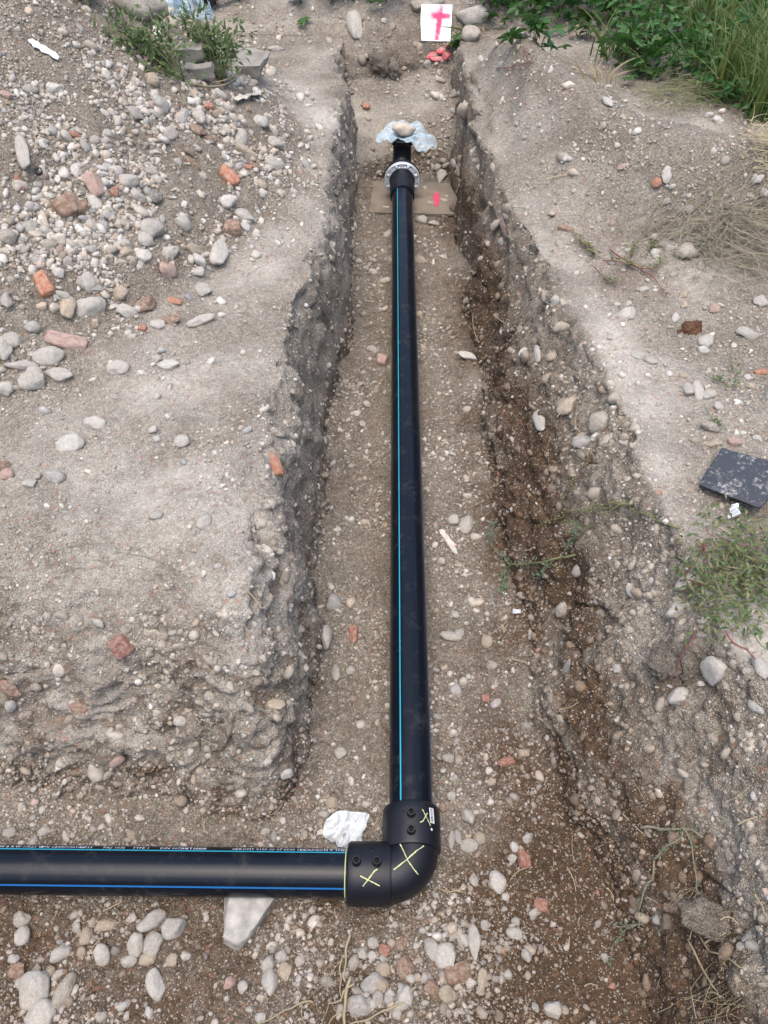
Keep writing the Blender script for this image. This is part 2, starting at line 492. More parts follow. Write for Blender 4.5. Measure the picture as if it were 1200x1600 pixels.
def build_ground():
    pys = np.linspace(1760, -70, 6000); b = (pys - 800) / FPX
    t = (CAM_H - .35) / (sp_ + cp * b); Yc = t * (cp - sp_ * b)
    wgt = 1 + 1.2 * ((Yc > 5.3) & (Yc < 5.72)) + .6 * ((Yc > .88) & (Yc < 1.42))
    cw = np.cumsum(wgt); cw = (cw - cw[0]) / (cw[-1] - cw[0])
    NR = 880
    ys = np.interp(np.linspace(0, 1, NR), cw, Yc)
    pre = np.concatenate([-np.geomspace(200, 1.0, 14), np.linspace(-.9, ys[0] - .03, 40)])
    post = ys[-1] + np.geomspace(.08, 250, 26)
    ys = np.concatenate([pre, ys, post])
    NC = 540
    X = np.zeros((len(ys), NC + 24))
    tail = np.geomspace(.05, 250, 12)
    for i, y in enumerate(ys):
        yy = min(max(y, .1), 9)
        dep = yy * cp + (CAM_H - .6) * sp_
        W = .5 * dep * 1.42 + .25
        g = np.linspace(-W, W, 1500)
        dens = np.full(1500, 1.0)
        yq = min(max(y, .1), 5.6)
        if y < 5.8:
            lt, lp = float(xl_toe(yq)), float(xl_top(yq))
            dens += 2.2 * np.exp(-(((g - (lt + lp) / 2) / (abs(lt - lp) * .62 + .02)) ** 4))
            rt, rp = float(xr_toe(yq)), float(xr_top(yq))
            k = 1.0 + 1.2 * (0.2 / max(rp - rt, .06))
            dens += min(k, 2.6) * np.exp(-(((g - (rt + rp) / 2) / ((rp - rt) * .6 + .03)) ** 4))
        c = np.cumsum(dens); c = (c - c[0]) / (c[-1] - c[0])
        xs = np.interp(np.linspace(0, 1, NC), c, g)
        X[i] = np.concatenate([(-W - tail)[::-1], xs, W + tail])
    Y = np.repeat(ys[:, None], X.shape[1], 1)
    # wobble the plan so that edges are not straight
    fl = np.stack([X.ravel(), Y.ravel(), np.zeros(X.size)], 1)
    near = (np.abs(fl[:, 0]) < 8) & (fl[:, 1] > -3) & (fl[:, 1] < 14)
    wob = np.zeros((X.size, 2))
    fn = fl[near]
    wob[near, 0] = .045 * fbm(fn, 2.2, 3, 20)
    wob[near, 1] = .05 * fbm(fn, 2.0, 3, 40)
    x2 = fl[:, 0] + wob[:, 0]; y2 = fl[:, 1] + wob[:, 1]
    Z = base_h(x2, y2)
    e = .004
    gx = (base_h(x2 + e, y2) - base_h(x2 - e, y2)) / (2 * e)
    gy = (base_h(x2, y2 + e) - base_h(x2, y2 - e)) / (2 * e)
    gx = np.clip(gx, -3.5, 3.5); gy = np.clip(gy, -3.5, 3.5)
    N = np.stack([-gx, -gy, np.ones_like(gx)], 1); N /= np.linalg.norm(N, axis=1)[:, None]
    P = np.stack([fl[:, 0], fl[:, 1], Z], 1)
    slope = np.hypot(gx, gy)
    sl, sf, sr, se, sb = wall_params(x2, y2)
    wall = np.clip(sstep(.5, 1.3, slope) * (Z < .64), 0, 1)
    heapd = np.sqrt((x2 + 2.8) ** 2 + (y2 - 4.0) ** 2)
    heap = sstep(2.5, 2.3, heapd) * (x2 < .2)
    flo = (Z < .09).astype(float) * (y2 > .05) * (y2 < 5.5)
    rightlump = sstep(.55, .7, x2) * sstep(1.6, 1.2, y2)
    D = np.zeros(X.size)
    A = P[near]
    wl, hp_, fo, rl = wall[near], heap[near], flo[near], rightlump[near]
    wl2 = np.maximum(wl, .8 * rl)
    d = .028 * fbm(A, 1.7, 3, 1) * (1 - .6 * fo)
    d += (.006 + .012 * wl2 + .006 * hp_) * fbm(A, 7, 3, 7)
    d += (.0030 + .0055 * wl2 + .002 * hp_) * fbm(A, 26, 3, 11)
    # clods on the cut faces, with cracks between
    W0 = wl2 > .02
    f1, f2, rv = worley(A[W0] + .05 * np.stack([perlin(A[W0], 6, 61), perlin(A[W0], 6, 62), perlin(A[W0], 6, 63)], 1), 6.5, 2)
    dd = np.zeros(len(A))
    Aw = A[W0]
    gate = sstep(-.05, .35, perlin(Aw, 2.3, 66))
    dd[W0] = wl2[W0] * (gate * (.016 * (1 - sstep(.2, .95, f1)) + .026 * (rv - .5) - .018 * (1 - sstep(.0, .08, f2 - f1)))
                        - .026 * np.abs(perlin(Aw, 3.6, 67)) - .014 * np.abs(perlin(Aw, 8.3, 68)) - .007 * np.abs(perlin(Aw, 18, 69)) + .012)
    st = np.stack([Aw[:, 0] * 4.5, Aw[:, 1] * 4.5, Aw[:, 2] * 9 + 2.4 * perlin(Aw, 3, 44) + .8 * perlin(Aw, 9, 43)], 1)
    sn = fbm(st, 1.0, 3, 45)
    fside = np.where(Aw[:, 0] < 0, .16 + .54 * sstep(1.75, 1.45, Aw[:, 1]), .45)
    sg = sstep(-.25, .3, perlin(Aw, 4.1, 46))
    dd[W0] += wl2[W0] * (.030 * np.clip(sn, -.5, .6) - .014 * np.exp(-(sn / .06) ** 2) * sg) * fside
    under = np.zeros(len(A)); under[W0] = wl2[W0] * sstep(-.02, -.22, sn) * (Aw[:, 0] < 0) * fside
    dd[W0] += wl2[W0] * fside * (.030 * perlin(Aw, 5.2, 47) + .014 * perlin(Aw, 12, 48))
    f1, f2, rv = worley(Aw + .02 * np.stack([perlin(Aw, 20, 64), perlin(Aw, 20, 65), perlin(Aw, 20, 60)], 1), 22, 5)
    dd[W0] += wl2[W0] * (.010 * (1 - f1) + .014 * (rv - .5) * (rv > .55))
    d += dd
    # crumbs everywhere
    f1, f2, rv = worley(A, 48, 9)
    d += (.0042 + .003 * wl2 + .002 * hp_) * np.clip(1 - f1 * 1.25, 0, 1) * (rv > .35)
    f1, f2, rv = worley(A, 27, 19)
    d += .011 * np.clip(1 - f1 * 1.7, 0, 1) * (rv > .62) * (1 - .5 * fo)
    d += .0018 * perlin(A, 95, 23) + .0035 * perlin(A, 44, 24)
    d += .012 * np.abs(perlin(A, 5, 28)) * (1 - fo)
    D[near] = d
    P = P + N * D[:, None]
    # moisture, browner soil and dust
    damp = np.zeros(X.size); pale = np.zeros(X.size)
    nz = fbm(A, 2.6, 4, 71); nz2 = fbm(A, 9, 3, 77)
    xa, ya, za = x2[near], y2[near], Z[near]
    srn = sr[near]; sln = sl[near]
    dm = .06 + .10 * nz
    rw = ((srn > .02) & (srn < .98)).astype(float)
    dm += rw * ((.80 * np.exp(-((srn - .33) / np.where(ya < 1.5, .20, .28)) ** 2) + .02)) * sstep(5.2, 4.4, ya) * (1 + .5 * nz)
    dm += .20 * fo * (1 + nz) + .30 * fo * sstep(.25, .45, xa) * (1 + nz)
    dm += .36 * fo * sstep(.80, .60, ya)
    dm += .30 * fo * sstep(1.3, .7, ya) * sstep(.1, .3, xa)
    dm += .38 * sstep(.60, .68, xa) * sstep(.84, .74, xa) * sstep(.60, .42, ya)
    dm += .30 * sstep(.62, .8, xa) * sstep(1.3, 1.0, ya) * (nz2 > .18)
    dm += .16 * ((sln > .02) & (sln < .5)) * sstep(1.2, 1.5, ya) * sstep(5.4, 5.1, ya)  # lower part of the left wall tinted browner
    fw = sf[near]
    dm += .45 * under  # browner tone in the undercuts of the left-hand faces
    dm += .16 * ((fw > .02) & (fw < .9) & (xa < -.2)) * (.25 + 1.6 * np.clip(nz2, -.2, .6))
    dm += .16 * sstep(5.55, 5.65, ya) * sstep(5.95, 5.8, ya) * sstep(.2, .0, np.abs(xa - .1) - .5) + .12 * sstep(5.4, 5.8, ya)
    dm += .16 * np.exp(-(((xa - .95) / .3) ** 2 + ((ya - 3.1) / .35) ** 2))
    dm += .34 * np.exp(-(((xa - 1.02) / .16) ** 2 + ((ya - 2.72) / .2) ** 2))
    pa = .27 + .60 * nz
    pa += .45 * sstep(.64, .76, xa) * sstep(1.45, 1.1, ya) * (nz > -.12)
    pa += .8 * np.exp(-(((xa + .55) / .28) ** 2 + ((ya - 4.6) / .45) ** 2))
    pa += .32 * np.exp(-((xa - .80 + .07 * (ya - 2.6)) / .10) ** 2) * sstep(1.5, 2.0, ya) * sstep(4.0, 3.2, ya)
    pa += .35 * sstep(.9, 1.0, xa) * sstep(1.2, .9, ya)
    berm = np.exp(-((za - .92) / .10) ** 2) * (xa > .6)
    pa -= .5 * berm
    pa -= .6 * hp_ + .5 * wl * (xa > 0) + .0 * wl + .35 * fo
    dm += .05 * wl * (xa > 0)
    dm += .12 * hp_
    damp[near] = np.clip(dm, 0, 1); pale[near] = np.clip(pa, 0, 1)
    damp[~near] = .15; pale[~near] = .2
    nr, nc = X.shape
    idx = np.arange(nr * nc).reshape(nr, nc)
    F = np.stack([idx[:-1, :-1], idx[:-1, 1:], idx[1:, 1:], idx[1:, :-1]], -1).reshape(-1, 4)
    # split into the pieces of the setting
    fz = Z[F].mean(1); fh = heapd[F].mean(1); fx = x2[F].mean(1); fy = y2[F].mean(1)
    fhz = (fh < 2.42) & (fx < .2) & (fz > .58)
    fsl = np.maximum.reduce([slope[F[:, k]] for k in range(4)])
    ftr = (~fhz) & (fz < .585) & (fy > -.45) & (fy < 5.75) & (fx < 1.2)
    for name, mask in (('ground', ~(fhz | ftr)), ('spoil_heap', fhz), ('trench', ftr)):
        f = F[mask]; u, inv = np.unique(f, return_inverse=True)
        me = mesh_np(name, P[u], inv.reshape(-1, 4))
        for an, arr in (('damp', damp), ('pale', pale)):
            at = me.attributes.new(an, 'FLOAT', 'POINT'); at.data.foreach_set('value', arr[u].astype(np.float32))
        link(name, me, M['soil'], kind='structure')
    bv = BVHTree.FromPolygons(P.tolist(), F.tolist())
    # true normals for strewing gravel
    G = P.reshape(nr, nc, 3)
    du = np.zeros_like(G); dv = np.zeros_like(G)
    du[:, 1:-1] = G[:, 2:] - G[:, :-2]; dv[1:-1] = G[2:] - G[:-2]
    NN = np.cross(du, dv); ln = np.linalg.norm(NN, axis=2, keepdims=True); NN = NN / np.maximum(ln, 1e-12)
    NN[(ln[..., 0] < 1e-12)] = (0, 0, 1)
    return dict(P=P, N=NN.reshape(-1, 3), F=F, damp=damp, pale=pale, heap=heap, flo=flo, wall=wall, x=x2, y=y2, Z=Z, heapd=heapd, bvh=bv, lump=rightlump)

T = build_ground()
BV = T['bvh']; EYE = Vector((0, 0, CAM_H))
def G(px, py, lift=0.0):
    hit, n, i, d = BV.ray_cast(EYE, ray(px, py).normalized())
    if hit is None: return Vector((0, 8, .6)), Vector((0, 0, 1))
    if n.z < 0: n = -n
    return hit + Vector((0, 0, lift)), n
def gz(x, y):
    hit, n, i, d = BV.ray_cast(Vector((x, y, 4)), Vector((0, 0, -1)))
    return hit.z if hit else .6
def pxm(p):    # metres per photo pixel at a world point
    dy = p.y; dz = p.z - CAM_H
    return (dy * cp - dz * sp_) / FPX

# ------------------------------------------------------------------ gravel (too many to count)
def ico(sub):
    import bmesh
    bm = bmesh.new(); bmesh.ops.create_icosphere(bm, subdivisions=sub, radius=1.0)
    V = np.array([v.co[:] for v in bm.verts]); F = np.array([[v.index for v in f.verts] for f in bm.faces])
    bm.free(); return V, F
ICO1, ICO1F = ico(1); ICO2, ICO2F = ico(2); ICO3, ICO3F = ico(3)

def rock_shape(V, rng, planes, soft, noise_amp):
    V = V.copy()
    for i in range(planes):
        n = rng.normal(size=3); n /= np.linalg.norm(n)
        d = rng.uniform(.55, .88)
        s = V @ n - d
        V -= np.where(s > 0, s, 0)[:, None] * n * soft
    r = rng.normal(size=3) * 10
    V *= (1 + noise_amp * fbm(V + r, 1.3, 2, 3) + noise_amp * .35 * fbm(V + r, 4.5, 2, 5))[:, None]
    return V

STONE_TINT = np.array([(.47, .44, .385), (.52, .485, .43), (.60, .565, .51), (.42, .39, .34), (.52, .455, .37), (.38, .31, .24),
                       (.38, .375, .365), (.70, .67, .62), (.46, .36, .27), (.28, .18, .12), (.48, .35, .30), (.28, .28, .28)])
STONE_W = np.array([16, 16, 10, 14, 12, 8, 8, 6, 5, 3, 2, 3.0]); STONE_W /= STONE_W.sum()

qx, qy, qd = project(T['P'])
Fc = T['F']
inframe = (qx > -220) & (qx < 1420) & (qy > -60) & (qy < 1700) & (qd > .5)
fa = np.zeros(len(Fc))
a0, a1, a2, a3 = Fc.T
ok = inframe[a0] & inframe[a2] & (T['y'][a0] < 9)
ar = .5 * np.abs((qx[a2] - qx[a0]) * (qy[a3] - qy[a1]) - (qx[a3] - qx[a1]) * (qy[a2] - qy[a0]))
fa[ok] = np.minimum(ar[ok], 40)
zone_w = 1 + 0 * T['heap']

def strew(name, count, rmin, rmax, power, variants, dens, stone_frac, embed, label, cat, seed):
    rng = np.random.default_rng(seed)
    wgt = fa * dens[a0]
    pick = rng.choice(len(Fc), size=count, p=wgt / wgt.sum())
    u = rng.random((count, 1)); v = rng.random((count, 1))
    Pv = T['P']
    pos = (1 - u) * (1 - v) * Pv[a0[pick]] + u * (1 - v) * Pv[a1[pick]] + u * v * Pv[a2[pick]] + (1 - u) * v * Pv[a3[pick]]
    nor = T['N'][a0[pick]].copy(); nor[nor[:, 2] < 0] *= -1
    r = rmin * (1 - rng.random(count) * (1 - (rmin / rmax) ** power)) ** (-1 / power)
    r = r * qd[a0[pick]] / FPX
    soilc = np.array(DRY)[None] * (1 - T['pale'][a0[pick]][:, None]) + np.array(PALE)[None] * T['pale'][a0[pick]][:, None]
    dm = np.clip(T['damp'][a0[pick]] * 1.3 - .1, 0, 1)[:, None]
    soilc = soilc * (1 - dm) + np.array(DAMP)[None] * 1.15 * dm
    st = STONE_TINT[rng.choice(len(STONE_TINT), size=count, p=STONE_W)]
    isst = (rng.random(count) < stone_frac)[:, None]
    st = st * (1 - .45 * dm) + .35 * dm * soilc
    col = np.where(isst, (st * .70 + soilc * .30) * .97, soilc * 1.12) * rng.uniform(.70, 1.28, (count, 1))
    red = rng.random(count) < .005
    col[red] = (.28, .13, .085)
    shapes, SF = variants
    nv = shapes.shape[1]
    sh = shapes[rng.integers(0, len(shapes), count)]
    sc3 = np.stack([rng.uniform(.85, 1.35, count), rng.uniform(.7, 1.0, count), rng.uniform(.5, .8, count)], 1)
    L = sh * (sc3 * r[:, None])[:, None, :]
    # frame: normal with some tilt
    n = nor + rng.normal(size=(count, 3)) * .35; n /= np.linalg.norm(n, axis=1)[:, None]
    h = rng.normal(size=(count, 3)); tx = np.cross(h, n); tx /= np.linalg.norm(tx, axis=1)[:, None]
    ty = np.cross(n, tx)
    Wd = L[..., 0:1] * tx[:, None] + L[..., 1:2] * ty[:, None] + L[..., 2:3] * n[:, None]
    Wd += (pos + nor * (r * sc3[:, 2] * (1 - 2 * embed))[:, None])[:, None]
    F = (SF[None] + (np.arange(count) * nv)[:, None, None]).reshape(-1, 3)
    me = mesh_np(name, Wd.reshape(-1, 3), F)
    at = me.color_attributes.new('tint', 'FLOAT_COLOR', 'POINT')
    cc = np.ones((count, nv, 4), dtype=np.float32); cc[..., :3] = col[:, None, :]
    at.data.foreach_set('color', cc.ravel())
    return link(name, me, M['gravel'], label=label, cat=cat, kind='stuff')

_r = np.random.default_rng(21)
V1 = (np.array([rock_shape(ICO1, _r, 2, .7, .18) for i in range(14)]), ICO1F)
V2 = (np.array([rock_shape(ICO2, _r, 4 + (i % 4) * 2, .75 + .06 * (i % 4), .20) for i in range(24)]), ICO2F)
heap, flo, wall, lump = T['heap'], T['flo'], T['wall'], T['lump']
xg, yg, hd = T['x'], T['y'], T['heapd']
clus = np.zeros(len(xg)); sel = (np.abs(xg) < 6) & (yg > -1) & (yg < 10)
clus[sel] = np.clip(.5 + 1.3 * fbm(np.stack([xg[sel], yg[sel], 0 * xg[sel]], 1), 3.2, 3, 90), .08, 2)
cpt = np.clip(T['pale'] * 1.2, 0, 1)
dens_f = (1 + .3 * heap - .25 * wall) * (1 - .7 * cpt) * (.35 + .65 * np.clip(clus, 0, 1.3))
strew('soil_crumbs', 34000, 1.2, 4.6, 2.3, V1, dens_f, .30, .35, 'loose dry crumbs of earth and grit covering the ground', 'soil', 31)
dens_g = (.62 * (1 - .6 * cpt) + 1.3 * heap + .9 * flo + .2 * (xg > .8)) * clus * (1 - .55 * wall) * (1 - .5 * lump)
strew('fine_gravel', 22000, 1.6, 5.0, 2.7, V1, dens_g, .75, .40, 'fine mixed gravel strewn over trench floor, heap and banks', 'gravel', 32)
toe_band = np.exp(-((hd - 2.02) / .30) ** 2) * sstep(2.55, 2.4, hd)
dens_p = (.12 + 5.4 * toe_band + .25 * heap + .42 * flo * (1 + 1.6 * (yg < .6)) + .16 * ((xg > .8) & (yg > 1.6) & (yg < 4))) * clus * (1 - .8 * wall) * (1 - .7 * lump)
strew('pebbles', 5600, 3.6, 10.5, 2.3, V2, dens_p, .94, .42, 'rounded grey and tan pebbles scattered over heap and trench', 'pebbles', 33)

dens_w = wall * (.35 + clus) * (yg > .3) * (yg < 6) * np.where((xg < 0) & (yg > 1.6), .35, np.where(xg > .3, .6, 1.0))
strew('soil_clods', 1000, 4.5, 16.0, 2.1, V2, dens_w + .10 * lump * (yg > .3), .0, .66, 'crumbled lumps of earth sticking to the trench walls', 'soil', 34)
strew('embedded_stones', 520, 3.5, 8.5, 2.4, V2, dens_w, .9, .60, 'stones half buried in the cut trench walls', 'stones', 35)
foot = np.exp(-((T['Z'] - .05) / .05) ** 2) * (wall + .15) * (yg > .5) * (yg < 5.2)
strew('wall_scree', 1900, 2.2, 7.0, 2.3, V2, foot, .25, .40, 'loose crumbs fallen along the foot of the trench walls', 'soil', 36)

# ------------------------------------------------------------------ the pipeline
R_P = 0.0625
C0 = Vector((0.076, 0.664, 0.085))              # where the two pipe axes cross
F0 = Vector((0.112, 4.72, 0.100))               # centre of the far flange
BOARD_Z = sorted(gz(.18 + i * .04, 4.70 + j * .04) for i in range(-4, 5) for j in range(-3, 4))[34]
F0.z = BOARD_Z + .016 + .1135
U = (F0 - C0).normalized()                      # along the long pipe
L = Vector((-1, 0.011, 0)).normalized()         # along the pipe that leaves to the left
pipeline = thing('water_pipeline', (C0.x, C0.y, 0.0),
                 'black plastic water pipeline with blue stripes lying in the trench', 'pipeline')

def frame_of(axis):
    up = Vector((0, 0, 1)); side = axis.cross(up).normalized(); up = side.cross(axis).normalized()
    return side, up                            # side = to the right when looking along the axis

def pipe_run(name, a, axis, length, label, stripes):
    mb = MB()
    n = 24
    prof = [(length * i / n, R_P) for i in range(n + 1)]
    mb.revolve(a, axis, prof, 64)
    o = mb.build(name, M['pipe'], pipeline, label=label)
    side, up = frame_of(axis)
    for ang, mat, wd in stripes:
        s = MB(); an = math.radians(ang); hw = wd / R_P / 2
        pts = []
        V = []; Fq = []
        for i in range(n + 1):
            for k in (-1, 0, 1):
                q = an + k * hw
                V.append(Vector(a) + axis * (length * i / n) + (side * math.sin(q) + up * math.cos(q)) * (R_P + .0006))
        for i in range(n):
            for k in range(2):
                p = i * 3 + k; Fq.append((p, p + 1, p + 4, p + 3))
        s.add(V, Fq); s.build('blue_stripe', mat, o)
    return o

long_pipe = pipe_run('long_pipe', C0 + U * 0.13, U, 4.02 - 0.13, 'long straight black pipe running away up the trench', [(-29, M['cyan'], .0042), (68, M['blue'], .0036)])
cross_pipe = pipe_run('side_pipe', C0 + L * 0.13, L, 2.4, 'black pipe with white print leaving the elbow to the left', [(36.5, M['cyan'], .0046), (-53, M['blue'], .0052)])

# printed line on the side pipe (letters wrapped round the pipe)
def wrapped_text(txt, start, size, ang, parent):
    cu = bpy.data.curves.new('lettering_curve', 'FONT'); cu.body = txt; cu.size = size; cu.resolution_u = 1
    tmp = bpy.data.objects.new('lettering_tmp', cu); COL.objects.link(tmp)
    dg = bpy.context.evaluated_depsgraph_get()
    me = bpy.data.meshes.new_from_object(tmp.evaluated_get(dg))
    bpy.data.objects.remove(tmp)
    side, up = frame_of(L)
    fwd = -L
    Vv = []
    for v in me.vertices:
        q = math.radians(ang) + v.co.y / R_P
        Vv.append(C0 + L * (0.13 + start) + fwd * v.co.x + (side * math.sin(q) + up * math.cos(q)) * (R_P + .0005))
    mb = MB(); mb.add(Vv, [tuple(p.vertices) for p in me.polygons])
    bpy.data.meshes.remove(me)
    return mb.build('printed_lettering', M['print'], parent, smooth=False)
for txt, st in (('HEXAGON V THERM DCT', .175), ('GEROFIT 0100 00 07 0500 12', .36), ('W 111118', .495), ('DIN 0072 GT 0001', .555), ('TYPE 1', .63), ('PAS 1075', .71), ('W 33', .775), ('DN CE4471001007', .88), ('W 17521 W', .95), ('1088 B R', 1.01), ('SDR 11 DN 125 OD', 1.13), ('PE100', 1.19)):
    wrapped_text(txt, st, .0155, 42.5, cross_pipe)

# electrofusion elbow
elbow = MB()
RB = 0.064; RE = 0.0735
cen = C0 + L * RB + U * RB
pts = []
for i in range(17):
    a = math.pi / 2 * i / 16
    pts.append(cen - U * RB * math.cos(a) - L * RB * math.sin(a))
Vb = []; Fb = []; SEG = 56
for i, p in enumerate(pts):
    a = math.pi / 2 * i / 16
    rad = (-U * math.cos(a) - L * math.sin(a)); upv = U.cross(L).normalized()
    if upv.z < 0: upv = -upv
    for k in range(SEG):
        q = 2 * math.pi * k / SEG
        Vb.append(p + (rad * math.cos(q) + upv * math.sin(q)) * RE)
for i in range(16):
    for k in range(SEG):
        Fb.append((i * SEG + k, i * SEG + (k + 1) % SEG, (i + 1) * SEG + (k + 1) % SEG, (i + 1) * SEG + k))
elbow.add(Vb, Fb)
el = elbow.build('elbow', M['fitting'], pipeline, label='matt black elbow joining the two pipes, marked with yellow crosses')
SOCK = [(.056, .0715), (.058, .0795), (.064, .0812), (.150, .0812), (.168, .0805), (.173, .0775), (.175, .0735), (.175, .0632)]
def socket(axis):
    mb = MB(); mb.revolve(C0, axis, SOCK, 64)
    o = mb.build('socket', M['fitting'], el); autosmooth(o, 35); return mb
s1 = socket(L); s2 = socket(U)
allv = list(elbow.v); allf = list(elbow.f)
for sk in (s1, s2):
    n = len(allv); allv += sk.v; allf += [tuple(i + n for i in f) for f in sk.f]
EB = BVHTree.FromPolygons([tuple(v) for v in allv], allf)
def E(px, py):
    hit, n, i, d = EB.ray_cast(EYE, ray(px, py).normalized())
    if hit is None: return None, None
    if n.dot(EYE - hit) < 0: n = -n
    return hit, n
def shroud(px, py, axis):
    hit, n = E(px, py)
    if hit is None: return
    k = (hit - C0).dot(axis); base = C0 + axis * k; n = (hit - base).normalized()
    base = base + n * .079
    mb = MB(); mb.revolve(base, n, [(0, .0125), (.006, .0115), (.019, .0112), (.0205, .0102), (.0205, .0074), (.009, .0070)], 24)
    o = mb.build('terminal_shroud', M['fitting'], el); autosmooth(o, 30)
    mp = MB(); mp.revolve(base, n, [(.009, .0071), (.0092, .0001)], 24); 
    mp.revolve(base, n, [(.009, .0024), (.016, .0022), (.0165, .0001)], 10)
    mp.build('terminal_pin', M['pipe_dark'], el)
shroud(642.5, 1271, U); shroud(642.5, 1298, U); shroud(557, 1347, L); shroud(589, 1348, L)
def hole(px, py, r):
    hit, n = E(px, py)
    if hit is None: return
    mb = MB(); mb.revolve(hit - n * .001, n, [(0, r), (.0018, r * .9), (.002, .0001)], 16)
    mb.build('fusion_indicator', M['pipe_dark'], el)
hole(630.5, 1268, .0035); hole(563.5, 1332, .0030); hole(581.5, 1327.5, .0060)
def crayon(pixels, wd):
    pts = []; nn = []
    for i in range(len(pixels) - 1):
        (x0, y0), (x1, y1) = pixels[i], pixels[i + 1]
        for k in range(8 + (1 if i == len(pixels) - 2 else 0)):
            t = k / 8; jx = random.uniform(-.25, .25)
            h, n = E(x0 + (x1 - x0) * t + jx, y0 + (y1 - y0) * t)
            if h is not None: pts.append(h + n * .0012); nn.append(n)
    ww = [wd * random.uniform(.4, .9) for _ in pts]
    MB().ribbon(pts, nn, ww).build('crayon_mark', M['crayon'], el)
crayon([(563, 1368.5), (578, 1376), (593.5, 1384)], .0042); crayon([(590, 1358), (585, 1361), (576, 1373), (567, 1384.5)], .0042)
crayon([(625.5, 1319), (631, 1331), (638, 1346), (648, 1360), (653, 1366)], .0040); crayon([(662, 1322), (650, 1330), (636, 1343), (615, 1359)], .0040)
crayon([(659.5, 1264.5), (666, 1277), (672.5, 1290.5)], .0034); crayon([(667.5, 1270.5), (663, 1279), (660, 1283.5), (656.5, 1285)], .0034)
# thin crayon ring on the pipe where it enters the elbow
side, up = frame_of(L)
rp = [C0 + L * .179 + (side * math.sin(q) + up * math.cos(q)) * (R_P + .0012) for q in np.linspace(-1.5, 1.3, 24)]
rn = [(side * math.sin(q) + up * math.cos(q)) for q in np.linspace(-1.5, 1.3, 24)]
MB().ribbon(rp, rn, .0024).build('crayon_ring', M['crayon'], cross_pipe)
# barcode sticker
def patch(c4, nu, nv, lift):
    V = []; ok_ = True
    for i in range(nv + 1):
        for j in range(nu + 1):
            u, v = j / nu, i / nv
            x = (c4[0][0] * (1 - u) + c4[1][0] * u) * (1 - v) + (c4[3][0] * (1 - u) + c4[2][0] * u) * v
            y = (c4[0][1] * (1 - u) + c4[1][1] * u) * (1 - v) + (c4[3][1] * (1 - u) + c4[2][1] * u) * v
            h, n = E(x, y)
            if h is None: return None
            V.append(h + n * lift)
    Fq = [(i * (nu + 1) + j, i * (nu + 1) + j + 1, (i + 1) * (nu + 1) + j + 1, (i + 1) * (nu + 1) + j) for i in range(nv) for j in range(nu)]
    return V, Fq
c4 = [(670, 1262), (676.5, 1263.5), (678.5, 1287.5), (672, 1285.5)]
pt = patch(c4, 4, 6, .0012)
if pt:
    st = MB().add(*pt).build('barcode_sticker', M['label'], el)
    bars = MB()
    def lp(u, v):
        return ((c4[0][0] * (1 - u) + c4[1][0] * u) * (1 - v) + (c4[3][0] * (1 - u) + c4[2][0] * u) * v,
                (c4[0][1] * (1 - u) + c4[1][1] * u) * (1 - v) + (c4[3][1] * (1 - u) + c4[2][1] * u) * v)
    vv = .07
    while vv < .93:
        wv = random.choice((.02, .03, .05))
        b = patch([lp(.18, vv), lp(.72, vv), lp(.72, vv + wv), lp(.18, vv + wv)], 3, 1, .0017)
        if b: bars.add(*b)
        vv += wv + random.choice((.02, .03, .045))
    bars.build('barcode_bars', M['ink'], el, smooth=False)
hit, n = E(674.5, 1296)
if hit: MB().revolve(hit, n, [(0, .0036), (.0012, .0034), (.0013, .0001)], 14).build('indicator_dot', M['label'], el)

# flange adapter with steel backing ring, bolts and the black flanged bend behind it
fa_ = MB(); fa_.revolve(F0, U, [(-.23, .0640), (-.228, .0720), (-.215, .0745), (-.135, .0745), (-.13, .0700), (-.045, .0690), (-.030, .0790), (.0, .0800)], 56)
adp = fa_.build('flange_adapter', M['fitting'], pipeline, label='black coupler sleeve behind the steel flange'); autosmooth(adp, 35)
mb = MB()
ang0 = math.radians(22.5)
sf_, uf_ = frame_of(U)
mb.revolve(F0, U, [(-.028, .0790), (-.028, .0850), (-.026, .0880), (-.019, .0905), (-.019, .0985), (-.027, .1010), (-.028, .1070), (-.025, .1095), (-.004, .1095), (-.002, .1080), (-.002, .0805)], 96)
ring = mb.build('backing_ring', M['zinc'], pipeline, label='pale grey galvanised steel flange ring with eight bolts'); autosmooth(ring, 30)
for k in range(8):
    a = ang0 + k * math.pi / 4
    c = F0 + (sf_ * math.sin(a) + uf_ * math.cos(a)) * .0915
    hb = MB()
    hb.revolve(c, -U, [(.016, .0125), (.0185, .0125), (.0195, .0001)], 20)
    hb.revolve(c, -U, [(.0195, .0098), (.030, .0098), (.0315, .0085), (.0316, .0001)], 6)
    hb.revolve(c, -U, [(.0312, .0055), (.040, .0055), (.0405, .0001)], 12)
    b = hb.build('bolt', M['bolt'], ring); autosmooth(b, 30)
    rb = MB()   # raised web between neighbouring bolts
    a2 = a + math.pi / 8
    rr = (sf_ * math.sin(a2) + uf_ * math.cos(a2)); tt = (sf_ * math.cos(a2) - uf_ * math.sin(a2))
    cc = F0 + rr * .0945 - U * .0225
    V = [cc + rr * i * .007 + tt * j * .013 + U * q * .005 for i in (-1, 1) for j in (-1, 1) for q in (-1, 1)]
    rb.add(V, [(0, 1, 3, 2), (4, 6, 7, 5), (0, 4, 5, 1), (2, 3, 7, 6), (0, 2, 6, 4), (1, 5, 7, 3)]).build('rib', M['zinc'], ring, smooth=False)
bd = MB()
bd.revolve(F0, U, [(-.001, .060), (-.001, .110), (.002, .1115), (.020, .1115), (.022, .1100), (.022, .058)], 72)
